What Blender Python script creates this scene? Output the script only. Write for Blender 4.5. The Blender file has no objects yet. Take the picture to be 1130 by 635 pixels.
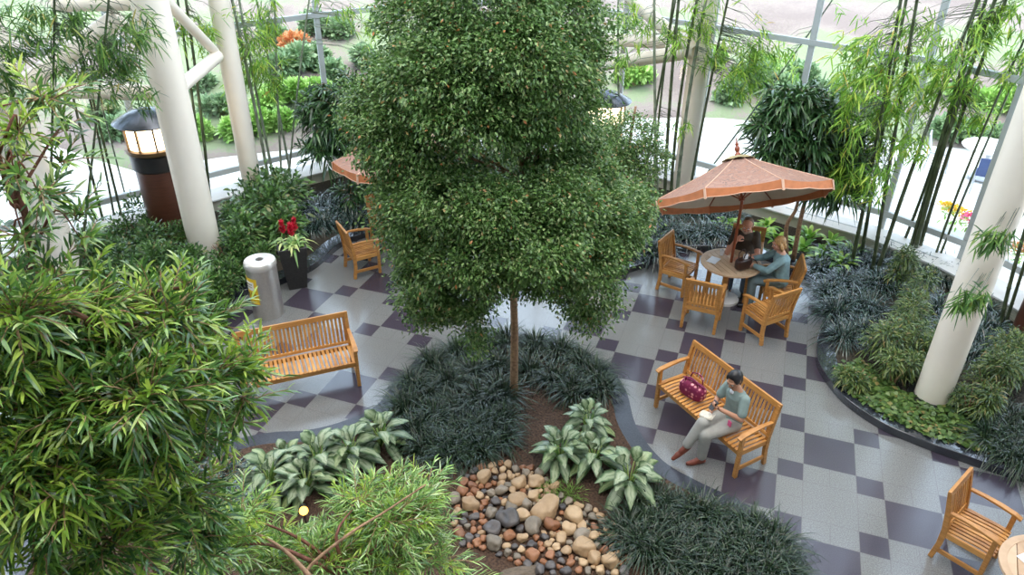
import bpy, math, random
import numpy as np
from mathutils import Vector, Matrix

rng = np.random.default_rng(7)
random.seed(7)
PI = math.pi
C = bpy.context.scene.collection
sc = bpy.context.scene

# ------------------------------------------------------------------ camera model (1130 x 635 frame)
T = 0.305                                    # floor tile module in metres
FPX, PITCH, ROLL, YAW = 824.92, 0.5362, -0.0094, 0.3384
CU, CV, CH = -3.7819, -25.3256, 21.6969
H = CH * T
_cp, _sp, _cr, _sr = math.cos(PITCH), math.sin(PITCH), math.cos(ROLL), math.sin(ROLL)
M = np.array([[_cr, _sr, 0], [-_sr, _cr, 0], [0, 0, 1]]) @ np.array([[1, 0, 0], [0, -_sp, -_cp], [0, _cp, -_sp]])


def ray(x, y):
    return M.T @ np.array([(x - 565) / FPX, (y - 317.5) / FPX, 1.0])


def gnd(x, y, z=0.0):
    w = ray(x, y)
    t = (z - H) / w[2]
    return np.array([t * w[0], t * w[1], z])


def at(x, y, Y):
    w = ray(x, y)
    t = Y / w[1]
    return np.array([t * w[0], Y, H + t * w[2]])


def prj(p):
    q = M @ (np.array(p, float) - np.array([0, 0, H]))
    return 565 + FPX * q[0] / q[2], 317.5 + FPX * q[1] / q[2]


# ------------------------------------------------------------------ materials
MATS = {}


def new_mat(name):
    m = bpy.data.materials.new(name)
    m.use_nodes = True
    nt = m.node_tree
    b = nt.nodes['Principled BSDF']
    MATS[name] = m
    return m, nt, b


def nd(nt, t, **kw):
    n = nt.nodes.new(t)
    for k, v in kw.items():
        setattr(n, k, v)
    return n


def ramp(nt, stops):
    r = nd(nt, 'ShaderNodeValToRGB')
    e = r.color_ramp.elements
    while len(e) < len(stops):
        e.new(0.5)
    for i, (p, c) in enumerate(stops):
        e[i].position = p
        e[i].color = (*c, 1)
    return r


def plain(name, col, rough=0.5, metal=0.0, noise=0.0, scale=8.0, coat=0.0, bump=0.0):
    m, nt, b = new_mat(name)
    b.inputs['Roughness'].default_value = rough
    b.inputs['Metallic'].default_value = metal
    b.inputs['Coat Weight'].default_value = coat
    tc = nd(nt, 'ShaderNodeTexCoord')
    n = nd(nt, 'ShaderNodeTexNoise')
    n.inputs['Scale'].default_value = scale
    n.inputs['Detail'].default_value = 4
    nt.links.new(tc.outputs['Object'], n.inputs['Vector'])
    lo = tuple(max(0, c * (1 - noise)) for c in col)
    hi = tuple(min(1, c * (1 + noise)) for c in col)
    r = ramp(nt, [(0.3, lo), (0.7, hi)])
    nt.links.new(n.outputs['Fac'], r.inputs['Fac'])
    nt.links.new(r.outputs['Color'], b.inputs['Base Color'])
    if bump:
        bp = nd(nt, 'ShaderNodeBump')
        bp.inputs['Strength'].default_value = bump
        bp.inputs['Distance'].default_value = 0.02
        nt.links.new(n.outputs['Fac'], bp.inputs['Height'])
        nt.links.new(bp.outputs['Normal'], b.inputs['Normal'])
    return m


def leaf_mat(name, stops, rough=0.45, trans=0.25, spec=0.4, gain=1.5):
    m, nt, b = new_mat(name)
    stops = [(p, tuple(min(0.9, c * gain) for c in col)) for p, col in stops]
    g = nd(nt, 'ShaderNodeNewGeometry')
    r = ramp(nt, stops)
    nt.links.new(g.outputs['Random Per Island'], r.inputs['Fac'])
    nt.links.new(r.outputs['Color'], b.inputs['Base Color'])
    b.inputs['Roughness'].default_value = rough
    b.inputs['Specular IOR Level'].default_value = spec
    tr = nd(nt, 'ShaderNodeBsdfTranslucent')
    nt.links.new(r.outputs['Color'], tr.inputs['Color'])
    mx = nd(nt, 'ShaderNodeMixShader')
    mx.inputs['Fac'].default_value = trans
    nt.links.new(b.outputs['BSDF'], mx.inputs[1])
    nt.links.new(tr.outputs['BSDF'], mx.inputs[2])
    nt.links.new(mx.outputs['Shader'], nt.nodes['Material Output'].inputs['Surface'])
    return m


def wood_mat(name, c1, c2, rough=0.42, scale=(3, 3, 30), coat=0.15):
    m, nt, b = new_mat(name)
    tc = nd(nt, 'ShaderNodeTexCoord')
    mp = nd(nt, 'ShaderNodeMapping')
    mp.inputs['Scale'].default_value = scale
    n = nd(nt, 'ShaderNodeTexNoise')
    n.inputs['Scale'].default_value = 2.2
    n.inputs['Detail'].default_value = 6
    g = nd(nt, 'ShaderNodeNewGeometry')
    ad = nd(nt, 'ShaderNodeMath', operation='MULTIPLY_ADD')
    ad.inputs[1].default_value = 0.5
    nt.links.new(tc.outputs['Object'], mp.inputs['Vector'])
    nt.links.new(mp.outputs['Vector'], n.inputs['Vector'])
    nt.links.new(g.outputs['Random Per Island'], ad.inputs[0])
    nt.links.new(n.outputs['Fac'], ad.inputs[2])
    r = ramp(nt, [(0.35, c1), (1.0, c2)])
    nt.links.new(ad.outputs[0], r.inputs['Fac'])
    nt.links.new(r.outputs['Color'], b.inputs['Base Color'])
    b.inputs['Roughness'].default_value = rough
    b.inputs['Coat Weight'].default_value = coat
    b.inputs['Coat Roughness'].default_value = 0.25
    return m


# teak, metals, stone, paint
teak = wood_mat('teak', (0.37, 0.145, 0.030), (0.68, 0.33, 0.09))
teak_top = wood_mat('weathered_teak', (0.46, 0.28, 0.16), (0.68, 0.47, 0.30), rough=0.5)
dark_wood = wood_mat('dark_wood', (0.055, 0.016, 0.010), (0.11, 0.035, 0.020), rough=0.35)
red_wood = wood_mat('red_wood', (0.17, 0.035, 0.012), (0.30, 0.07, 0.025), rough=0.35)
steel = plain('brushed_aluminium', (0.62, 0.58, 0.54), rough=0.34, metal=0.85, noise=0.06, scale=40)
lid_metal = plain('pale_lid', (0.72, 0.68, 0.63), rough=0.3, metal=0.6, noise=0.03)
black_metal = plain('black_metal', (0.02, 0.02, 0.022), rough=0.35, metal=0.3, noise=0.2)
dark_cap = plain('lantern_cap_metal', (0.10, 0.11, 0.13), rough=0.25, metal=0.8, noise=0.2)
cream = plain('cream_paint', (0.90, 0.80, 0.67), rough=0.45, noise=0.02, scale=3)
white_paint = plain('white_paint', (0.80, 0.76, 0.72), rough=0.45, noise=0.02, scale=3)
frame_grey = plain('window_frame_grey', (0.50, 0.52, 0.51), rough=0.5, noise=0.03)
sill_mat = plain('ledge_beige', (0.62, 0.57, 0.44), rough=0.55, noise=0.04)
ledge_mat = plain('ledge_top_white', (0.85, 0.82, 0.78), rough=0.5, noise=0.02)
granite_black = plain('black_granite', (0.032, 0.036, 0.045), rough=0.15, noise=0.12, scale=60, coat=1.0)
granite_slate = plain('slate_border', (0.045, 0.050, 0.066), rough=0.2, noise=0.25, scale=70)
soil = plain('bark_mulch', (0.075, 0.042, 0.026), rough=0.95, noise=0.6, scale=35, bump=1.0)
dark_soil = plain('dark_soil', (0.035, 0.028, 0.018), rough=0.95, noise=0.6, scale=30, bump=1.0)
plaster = plain('plaster', (0.74, 0.71, 0.66), rough=0.8, noise=0.02)
bark = plain('grey_brown_bark', (0.34, 0.20, 0.115), rough=0.8, noise=0.35, scale=25, bump=0.5)
red_bark = plain('red_brown_bark', (0.17, 0.065, 0.04), rough=0.8, noise=0.35, scale=25, bump=0.5)
culm_mat = plain('bamboo_culm', (0.075, 0.095, 0.045), rough=0.35, noise=0.35, scale=6)
culm_pale = plain('bamboo_culm_pale', (0.22, 0.25, 0.17), rough=0.4, noise=0.35, scale=6)
pot_mat = plain('charcoal_pot', (0.03, 0.028, 0.026), rough=0.6, noise=0.25, scale=30)
paper = plain('white_paper', (0.85, 0.86, 0.9), rough=0.7)
skin_f = plain('skin_tan', (0.50, 0.25, 0.155), rough=0.5, noise=0.04)
skin_m = plain('skin_ruddy', (0.62, 0.29, 0.19), rough=0.5, noise=0.06)
skin_w = plain('skin_fair', (0.66, 0.33, 0.22), rough=0.5, noise=0.05)
hair_black = plain('black_hair', (0.012, 0.010, 0.012), rough=0.35, noise=0.3, scale=60)
hair_grey = plain('grey_brown_hair', (0.22, 0.14, 0.09), rough=0.6, noise=0.4, scale=60)
hair_blond = plain('blond_hair', (0.50, 0.27, 0.10), rough=0.45, noise=0.45, scale=40)
beard_mat = plain('grey_beard', (0.42, 0.30, 0.23), rough=0.8, noise=0.25, scale=60)
scrub = plain('grey_green_scrub', (0.23, 0.30, 0.285), rough=0.8, noise=0.10, scale=14)
trouser_pale = plain('pale_grey_trousers', (0.38, 0.37, 0.345), rough=0.85, noise=0.08, scale=12)
tee_brown = plain('dark_olive_tee', (0.075, 0.055, 0.04), rough=0.85, noise=0.15, scale=14)
jeans = plain('blue_jeans', (0.10, 0.16, 0.24), rough=0.85, noise=0.2, scale=20)
shirt_teal = plain('grey_teal_shirt', (0.22, 0.34, 0.36), rough=0.8, noise=0.14, scale=14)
slacks_teal = plain('grey_slacks', (0.17, 0.23, 0.24), rough=0.85, noise=0.12, scale=14)
leather = plain('dark_brown_leather', (0.045, 0.018, 0.012), rough=0.35, noise=0.3)
sandal = plain('red_brown_leather', (0.20, 0.05, 0.03), rough=0.5, noise=0.2)
eye_mat = plain('eye_dark', (0.02, 0.014, 0.012), rough=0.2)
lip_mat = plain('lip', (0.45, 0.10, 0.09), rough=0.45)
pink = plain('pink_plastic', (0.85, 0.12, 0.30), rough=0.5)
black_plastic = plain('black_plastic', (0.015, 0.015, 0.017), rough=0.3)
yellow = plain('yellow_sticker', (0.85, 0.56, 0.03), rough=0.5)
sticker_white = plain('sticker_white', (0.85, 0.82, 0.74), rough=0.5)
sticker_brown = plain('sticker_brown', (0.22, 0.14, 0.03), rough=0.5)
red_petal = plain('crimson_bract', (0.62, 0.012, 0.045), rough=0.45, noise=0.3)
paving = plain('pale_paving', (0.74, 0.72, 0.70), rough=0.8, noise=0.05, scale=2)
beige_canvas = plain('beige_canvas', (0.62, 0.55, 0.44), rough=0.85, noise=0.05)
outdoor_grey = plain('outdoor_grey_metal', (0.45, 0.47, 0.50), rough=0.5)
blue_cloth = plain('navy_seat', (0.05, 0.08, 0.2), rough=0.7)

L_fig = leaf_mat('fig_leaf', [(0.0, (0.032, 0.075, 0.016)), (0.45, (0.075, 0.150, 0.034)), (0.8, (0.14, 0.23, 0.065)), (0.975, (0.25, 0.30, 0.13)), (1.0, (0.42, 0.15, 0.05))], trans=0.24, gain=1.38, rough=0.40, spec=0.45)
L_pod = leaf_mat('fern_pine_leaf', [(0.0, (0.022, 0.065, 0.018)), (0.4, (0.065, 0.155, 0.028)), (0.75, (0.15, 0.27, 0.045)), (0.93, (0.34, 0.44, 0.08)), (1.0, (0.40, 0.46, 0.22))], trans=0.28, rough=0.3, spec=0.8, gain=1.3)
L_podn = leaf_mat('fern_pine_new_growth', [(0.0, (0.16, 0.28, 0.035)), (0.5, (0.27, 0.40, 0.05)), (1.0, (0.46, 0.54, 0.10))], trans=0.35, gain=1.3, rough=0.35)
L_podp = leaf_mat('fern_pine_leaf_pale', [(0.0, (0.04, 0.10, 0.03)), (0.35, (0.13, 0.25, 0.06)), (0.7, (0.27, 0.42, 0.11)), (0.88, (0.40, 0.54, 0.16)), (1.0, (0.52, 0.58, 0.40))], trans=0.28, gain=1.4, rough=0.3, spec=0.8)
L_bam = leaf_mat('bamboo_leaf', [(0.0, (0.06, 0.15, 0.02)), (0.4, (0.14, 0.28, 0.035)), (0.8, (0.28, 0.42, 0.06)), (0.97, (0.46, 0.52, 0.10)), (1.0, (0.50, 0.30, 0.08))], trans=0.40)
L_bamd = leaf_mat('bamboo_leaf_dark', [(0.0, (0.02, 0.06, 0.012)), (0.5, (0.05, 0.12, 0.02)), (0.9, (0.12, 0.21, 0.035)), (1.0, (0.30, 0.25, 0.07))], trans=0.30)
L_dark = leaf_mat('dark_glossy_leaf', [(0.0, (0.012, 0.035, 0.012)), (0.5, (0.030, 0.075, 0.022)), (1.0, (0.07, 0.14, 0.04))], rough=0.32, trans=0.12, spec=0.6)
L_shrub = leaf_mat('shrub_leaf', [(0.0, (0.020, 0.050, 0.014)), (0.5, (0.05, 0.11, 0.025)), (0.9, (0.10, 0.19, 0.045)), (1.0, (0.20, 0.17, 0.08))], rough=0.35, trans=0.18, spec=0.55)
L_yel = leaf_mat('yellow_green_leaf', [(0.0, (0.025, 0.06, 0.018)), (0.5, (0.075, 0.13, 0.03)), (0.9, (0.17, 0.22, 0.055)), (1.0, (0.25, 0.17, 0.06))], trans=0.22, gain=1.25, rough=0.35, spec=0.6)
L_lir = leaf_mat('lily_turf_leaf', [(0.0, (0.012, 0.030, 0.016)), (0.6, (0.028, 0.062, 0.028)), (1.0, (0.075, 0.125, 0.055))], rough=0.30, trans=0.06, spec=0.5, gain=0.75)
L_lirb = leaf_mat('lily_turf_leaf_blue', [(0.0, (0.010, 0.024, 0.018)), (0.6, (0.026, 0.056, 0.042)), (1.0, (0.10, 0.16, 0.14))], rough=0.22, trans=0.06, spec=1.0, gain=1.15)
L_broad = leaf_mat('broad_green_leaf', [(0.0, (0.05, 0.14, 0.02)), (0.5, (0.13, 0.27, 0.04)), (1.0, (0.36, 0.48, 0.11))], rough=0.36, trans=0.28, gain=1.9)
L_brom = leaf_mat('bromeliad_leaf', [(0.0, (0.06, 0.15, 0.03)), (0.5, (0.16, 0.28, 0.07)), (1.0, (0.42, 0.46, 0.18))], rough=0.35, trans=0.2)
L_ivy = leaf_mat('ivy_leaf', [(0.0, (0.04, 0.10, 0.015)), (0.5, (0.10, 0.20, 0.035)), (0.9, (0.20, 0.30, 0.07)), (1.0, (0.42, 0.28, 0.10))], trans=0.12, gain=0.75, spec=0.6)
L_out = leaf_mat('garden_shrub_leaf', [(0.0, (0.08, 0.14, 0.06)), (0.5, (0.18, 0.27, 0.14)), (1.0, (0.30, 0.38, 0.22))], trans=0.2)
L_outl = leaf_mat('garden_light_leaf', [(0.0, (0.15, 0.28, 0.06)), (0.5, (0.25, 0.40, 0.10)), (1.0, (0.42, 0.55, 0.2))], trans=0.2)
L_outo = leaf_mat('garden_orange_leaf', [(0.0, (0.38, 0.14, 0.05)), (0.5, (0.50, 0.22, 0.10)), (1.0, (0.45, 0.32, 0.16))], trans=0.2)
L_moss = leaf_mat('moss_tuft', [(0.0, (0.05, 0.11, 0.015)), (1.0, (0.13, 0.22, 0.04))], trans=0.2)


def aglaonema_mat():
    m, nt, b = new_mat('silver_aglaonema_leaf')
    uv = nd(nt, 'ShaderNodeUVMap')
    sp = nd(nt, 'ShaderNodeSeparateXYZ')
    nt.links.new(uv.outputs['UV'], sp.inputs[0])
    # distance from the midrib, broken up along the veins
    a = nd(nt, 'ShaderNodeMath', operation='SUBTRACT'); a.inputs[1].default_value = 0.5
    nt.links.new(sp.outputs['X'], a.inputs[0])
    ab = nd(nt, 'ShaderNodeMath', operation='ABSOLUTE'); nt.links.new(a.outputs[0], ab.inputs[0])
    ns = nd(nt, 'ShaderNodeTexNoise'); ns.inputs['Scale'].default_value = 13; ns.inputs['Detail'].default_value = 3
    tc = nd(nt, 'ShaderNodeTexCoord'); nt.links.new(tc.outputs['Object'], ns.inputs['Vector'])
    w = nd(nt, 'ShaderNodeTexWave'); w.inputs['Scale'].default_value = 4; w.inputs['Distortion'].default_value = 3
    nt.links.new(uv.outputs['UV'], w.inputs['Vector'])
    ad = nd(nt, 'ShaderNodeMath', operation='MULTIPLY_ADD'); ad.inputs[1].default_value = 0.30
    nt.links.new(ns.outputs['Fac'], ad.inputs[0]); nt.links.new(ab.outputs[0], ad.inputs[2])
    ad2 = nd(nt, 'ShaderNodeMath', operation='MULTIPLY_ADD'); ad2.inputs[1].default_value = 0.10
    nt.links.new(w.outputs['Fac'], ad2.inputs[0]); nt.links.new(ad.outputs[0], ad2.inputs[2])
    r = ramp(nt, [(0.20, (0.18, 0.25, 0.12)), (0.27, (0.38, 0.43, 0.30)), (0.44, (0.30, 0.37, 0.22)), (0.56, (0.07, 0.13, 0.05)), (0.75, (0.05, 0.10, 0.04))])
    nt.links.new(ad2.outputs[0], r.inputs['Fac'])
    g = nd(nt, 'ShaderNodeNewGeometry')
    hv = nd(nt, 'ShaderNodeMix', data_type='RGBA', blend_type='MULTIPLY')
    rr = ramp(nt, [(0.0, (0.6, 0.68, 0.55)), (0.75, (1, 1, 1)), (1.0, (0.95, 1.0, 0.6))])
    nt.links.new(g.outputs['Random Per Island'], rr.inputs['Fac'])
    hv.inputs['Factor'].default_value = 1.0
    nt.links.new(r.outputs['Color'], hv.inputs['A']); nt.links.new(rr.outputs['Color'], hv.inputs['B'])
    nt.links.new(hv.outputs['Result'], b.inputs['Base Color'])
    b.inputs['Roughness'].default_value = 0.38
    return m


L_agl = aglaonema_mat()


def pebble_mat(name, c1, c2, rough=0.45):
    m, nt, b = new_mat(name)
    oi = nd(nt, 'ShaderNodeObjectInfo')
    tc = nd(nt, 'ShaderNodeTexCoord')
    n = nd(nt, 'ShaderNodeTexNoise'); n.inputs['Scale'].default_value = 1.8; n.inputs['Detail'].default_value = 8; n.inputs['Roughness'].default_value = 0.7
    nt.links.new(tc.outputs['Object'], n.inputs['Vector'])
    ad = nd(nt, 'ShaderNodeMath', operation='MULTIPLY_ADD'); ad.inputs[1].default_value = 0.5
    sb = nd(nt, 'ShaderNodeMath', operation='MULTIPLY'); sb.inputs[1].default_value = 0.95
    nt.links.new(n.outputs['Fac'], sb.inputs[0])
    nt.links.new(oi.outputs['Random'], ad.inputs[0]); nt.links.new(sb.outputs[0], ad.inputs[2])
    r = ramp(nt, [(0.15, c1), (0.95, c2)])
    nt.links.new(ad.outputs[0], r.inputs['Fac'])
    nt.links.new(r.outputs['Color'], b.inputs['Base Color'])
    b.inputs['Roughness'].default_value = rough
    return m


PEB = {
    'tan': pebble_mat('tan_pebble', (0.24, 0.14, 0.07), (0.52, 0.36, 0.21)),
    'grey': pebble_mat('grey_pebble', (0.10, 0.085, 0.065), (0.27, 0.22, 0.165)),
    'dark': pebble_mat('dark_pebble', (0.030, 0.028, 0.030), (0.12, 0.105, 0.10), 0.35),
    'reddish': pebble_mat('reddish_pebble', (0.11, 0.045, 0.025), (0.34, 0.15, 0.07)),
}


def floor_mat():
    m, nt, b = new_mat('polished_tile_floor')
    tc = nd(nt, 'ShaderNodeTexCoord')
    sp = nd(nt, 'ShaderNodeSeparateXYZ')
    nt.links.new(tc.outputs['Object'], sp.inputs[0])

    def mth(op, a, bb=None, c=None):
        n = nd(nt, 'ShaderNodeMath', operation=op)
        for i, v in enumerate((a, bb, c)):
            if v is None:
                continue
            if isinstance(v, (int, float)):
                n.inputs[i].default_value = v
            else:
                nt.links.new(v, n.inputs[i])
        return n.outputs[0]
    u = mth('DIVIDE', sp.outputs['X'], T)
    v = mth('SUBTRACT', mth('DIVIDE', sp.outputs['Y'], -T), 1.0)

    def fmod3(x):
        q = mth('FLOOR', mth('DIVIDE', x, 3.0))
        return q, mth('SUBTRACT', x, mth('MULTIPLY', q, 3.0))
    i, fu = fmod3(u)
    j, fv = fmod3(v)
    bu = mth('LESS_THAN', fu, 2.0)
    bv = mth('LESS_THAN', fv, 2.0)
    su = mth('SUBTRACT', 1.0, bu)
    sv = mth('SUBTRACT', 1.0, bv)
    s = mth('ADD', i, j)
    odd = mth('SUBTRACT', s, mth('MULTIPLY', mth('FLOOR', mth('DIVIDE', s, 2.0)), 2.0))
    dark = mth('ADD', mth('MULTIPLY', su, sv), mth('MULTIPLY', mth('MULTIPLY', bu, bv), odd))
    # joints: every tile line except the middle of the big squares
    bb_ = mth('MULTIPLY', bu, bv)

    def joint(x, f):
        d = mth('ABSOLUTE', mth('SUBTRACT', x, mth('ROUND', x)))
        near = mth('LESS_THAN', d, 0.013)
        mid = mth('LESS_THAN', mth('ABSOLUTE', mth('SUBTRACT', f, 1.0)), 0.5)
        return mth('MULTIPLY', near, mth('SUBTRACT', 1.0, mth('MULTIPLY', bb_, mid)))
    jn = mth('MAXIMUM', joint(u, fu), joint(v, fv))
    n1 = nd(nt, 'ShaderNodeTexNoise'); n1.inputs['Scale'].default_value = 75; n1.inputs['Detail'].default_value = 4
    n1.inputs['Roughness'].default_value = 0.75
    nt.links.new(tc.outputs['Object'], n1.inputs['Vector'])
    n2 = nd(nt, 'ShaderNodeTexNoise'); n2.inputs['Scale'].default_value = 1.3
    nt.links.new(tc.outputs['Object'], n2.inputs['Vector'])
    rl = ramp(nt, [(0.30, (0.080, 0.081, 0.080)), (0.5, (0.180, 0.182, 0.180)), (0.70, (0.29, 0.292, 0.288))])
    rd = ramp(nt, [(0.30, (0.038, 0.031, 0.045)), (0.7, (0.066, 0.055, 0.077))])
    nt.links.new(n1.outputs['Fac'], rl.inputs['Fac'])
    nt.links.new(n1.outputs['Fac'], rd.inputs['Fac'])
    # tone of each single tile
    cx = nd(nt, 'ShaderNodeCombineXYZ')
    nt.links.new(mth('FLOOR', mth('ADD', u, mth('MULTIPLY', 0.0, 1.0))), cx.inputs[0])
    nt.links.new(mth('FLOOR', v), cx.inputs[1])
    mx = nd(nt, 'ShaderNodeMix', data_type='RGBA')
    nt.links.new(dark, mx.inputs['Factor'])
    nt.links.new(rl.outputs['Color'], mx.inputs['A'])
    nt.links.new(rd.outputs['Color'], mx.inputs['B'])
    mj = nd(nt, 'ShaderNodeMix', data_type='RGBA')
    nt.links.new(mth('MULTIPLY', jn, 0.65), mj.inputs['Factor'])
    nt.links.new(mx.outputs['Result'], mj.inputs['A'])
    mj.inputs['B'].default_value = (0.13, 0.125, 0.12, 1)
    nt.links.new(mj.outputs['Result'], b.inputs['Base Color'])
    nt.links.new(mth('MULTIPLY_ADD', n2.outputs['Fac'], 0.12, 0.14), b.inputs['Roughness'])
    b.inputs['Specular IOR Level'].default_value = 0.7
    b.inputs['Coat Weight'].default_value = 0.22
    b.inputs['Coat Roughness'].default_value = 0.09
    return m


def glass_mat():
    m = bpy.data.materials.new('window_glass')
    m.use_nodes = True
    nt = m.node_tree
    nt.nodes.remove(nt.nodes['Principled BSDF'])
    t = nd(nt, 'ShaderNodeBsdfTransparent'); t.inputs['Color'].default_value = (0.97, 0.985, 0.975, 1)
    g = nd(nt, 'ShaderNodeBsdfGlossy'); g.inputs['Roughness'].default_value = 0.02
    f = nd(nt, 'ShaderNodeFresnel'); f.inputs['IOR'].default_value = 1.35
    mx = nd(nt, 'ShaderNodeMixShader')
    nt.links.new(f.outputs['Fac'], mx.inputs['Fac'])
    nt.links.new(t.outputs['BSDF'], mx.inputs[1]); nt.links.new(g.outputs['BSDF'], mx.inputs[2])
    nt.links.new(mx.outputs['Shader'], nt.nodes['Material Output'].inputs['Surface'])
    return m


def emit_mat(name, col, s):
    m, nt, b = new_mat(name)
    b.inputs['Base Color'].default_value = (*col, 1)
    b.inputs['Emission Color'].default_value = (*col, 1)
    b.inputs['Emission Strength'].default_value = s
    return m


def canopy_mat():
    m, nt, b = new_mat('printed_terracotta_canvas')
    tc = nd(nt, 'ShaderNodeTexCoord')
    n = nd(nt, 'ShaderNodeTexNoise'); n.inputs['Scale'].default_value = 5; n.inputs['Detail'].default_value = 4
    n.inputs['Distortion'].default_value = 3.0
    nt.links.new(tc.outputs['Object'], n.inputs['Vector'])
    r = ramp(nt, [(0.34, (0.31, 0.155, 0.105)), (0.47, (0.33, 0.18, 0.13)), (0.50, (0.14, 0.105, 0.095)), (0.53, (0.33, 0.18, 0.13)), (0.75, (0.37, 0.23, 0.175))])
    nt.links.new(n.outputs['Fac'], r.inputs['Fac'])
    nt.links.new(r.outputs['Color'], b.inputs['Base Color'])
    b.inputs['Roughness'].default_value = 0.8
    return m


def quilt_mat():
    m, nt, b = new_mat('magenta_quilted_print')
    tc = nd(nt, 'ShaderNodeTexCoord')
    v = nd(nt, 'ShaderNodeTexVoronoi'); v.inputs['Scale'].default_value = 17; v.inputs['Randomness'].default_value = 0.35
    nt.links.new(tc.outputs['Object'], v.inputs['Vector'])
    r = ramp(nt, [(0.0, (0.82, 0.66, 0.60)), (0.34, (0.75, 0.32, 0.34)), (0.46, (0.22, 0.008, 0.06)), (1.0, (0.13, 0.006, 0.05))])
    nt.links.new(v.outputs['Distance'], r.inputs['Fac'])
    nt.links.new(r.outputs['Color'], b.inputs['Base Color'])
    b.inputs['Roughness'].default_value = 0.75
    return m


def hill_mat():
    m, nt, b = new_mat('garden_slope')
    tc = nd(nt, 'ShaderNodeTexCoord')
    n = nd(nt, 'ShaderNodeTexNoise'); n.inputs['Scale'].default_value = 0.32; n.inputs['Detail'].default_value = 5
    nt.links.new(tc.outputs['Object'], n.inputs['Vector'])
    n2 = nd(nt, 'ShaderNodeTexNoise'); n2.inputs['Scale'].default_value = 12; n2.inputs['Detail'].default_value = 4
    nt.links.new(tc.outputs['Object'], n2.inputs['Vector'])
    ad = nd(nt, 'ShaderNodeMath', operation='MULTIPLY_ADD'); ad.inputs[1].default_value = 0.25
    nt.links.new(n2.outputs['Fac'], ad.inputs[0]); nt.links.new(n.outputs['Fac'], ad.inputs[2])
    r = ramp(nt, [(0.48, (0.20, 0.155, 0.14)), (0.60, (0.26, 0.21, 0.185)), (0.66, (0.21, 0.25, 0.14)), (0.9, (0.26, 0.33, 0.17))])
    nt.links.new(ad.outputs[0], r.inputs['Fac'])
    nt.links.new(r.outputs['Color'], b.inputs['Base Color'])
    b.inputs['Roughness'].default_value = 0.95
    return m


FLOOR_M, GLASS_M, CANOPY_M, QUILT_M, HILL_M = floor_mat(), glass_mat(), canopy_mat(), quilt_mat(), hill_mat()
LANTERN_M = emit_mat('lantern_panel', (1.0, 0.80, 0.52), 5.0)
SPOT_M = emit_mat('spot_bulb', (1.0, 0.55, 0.08), 4.0)


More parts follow.
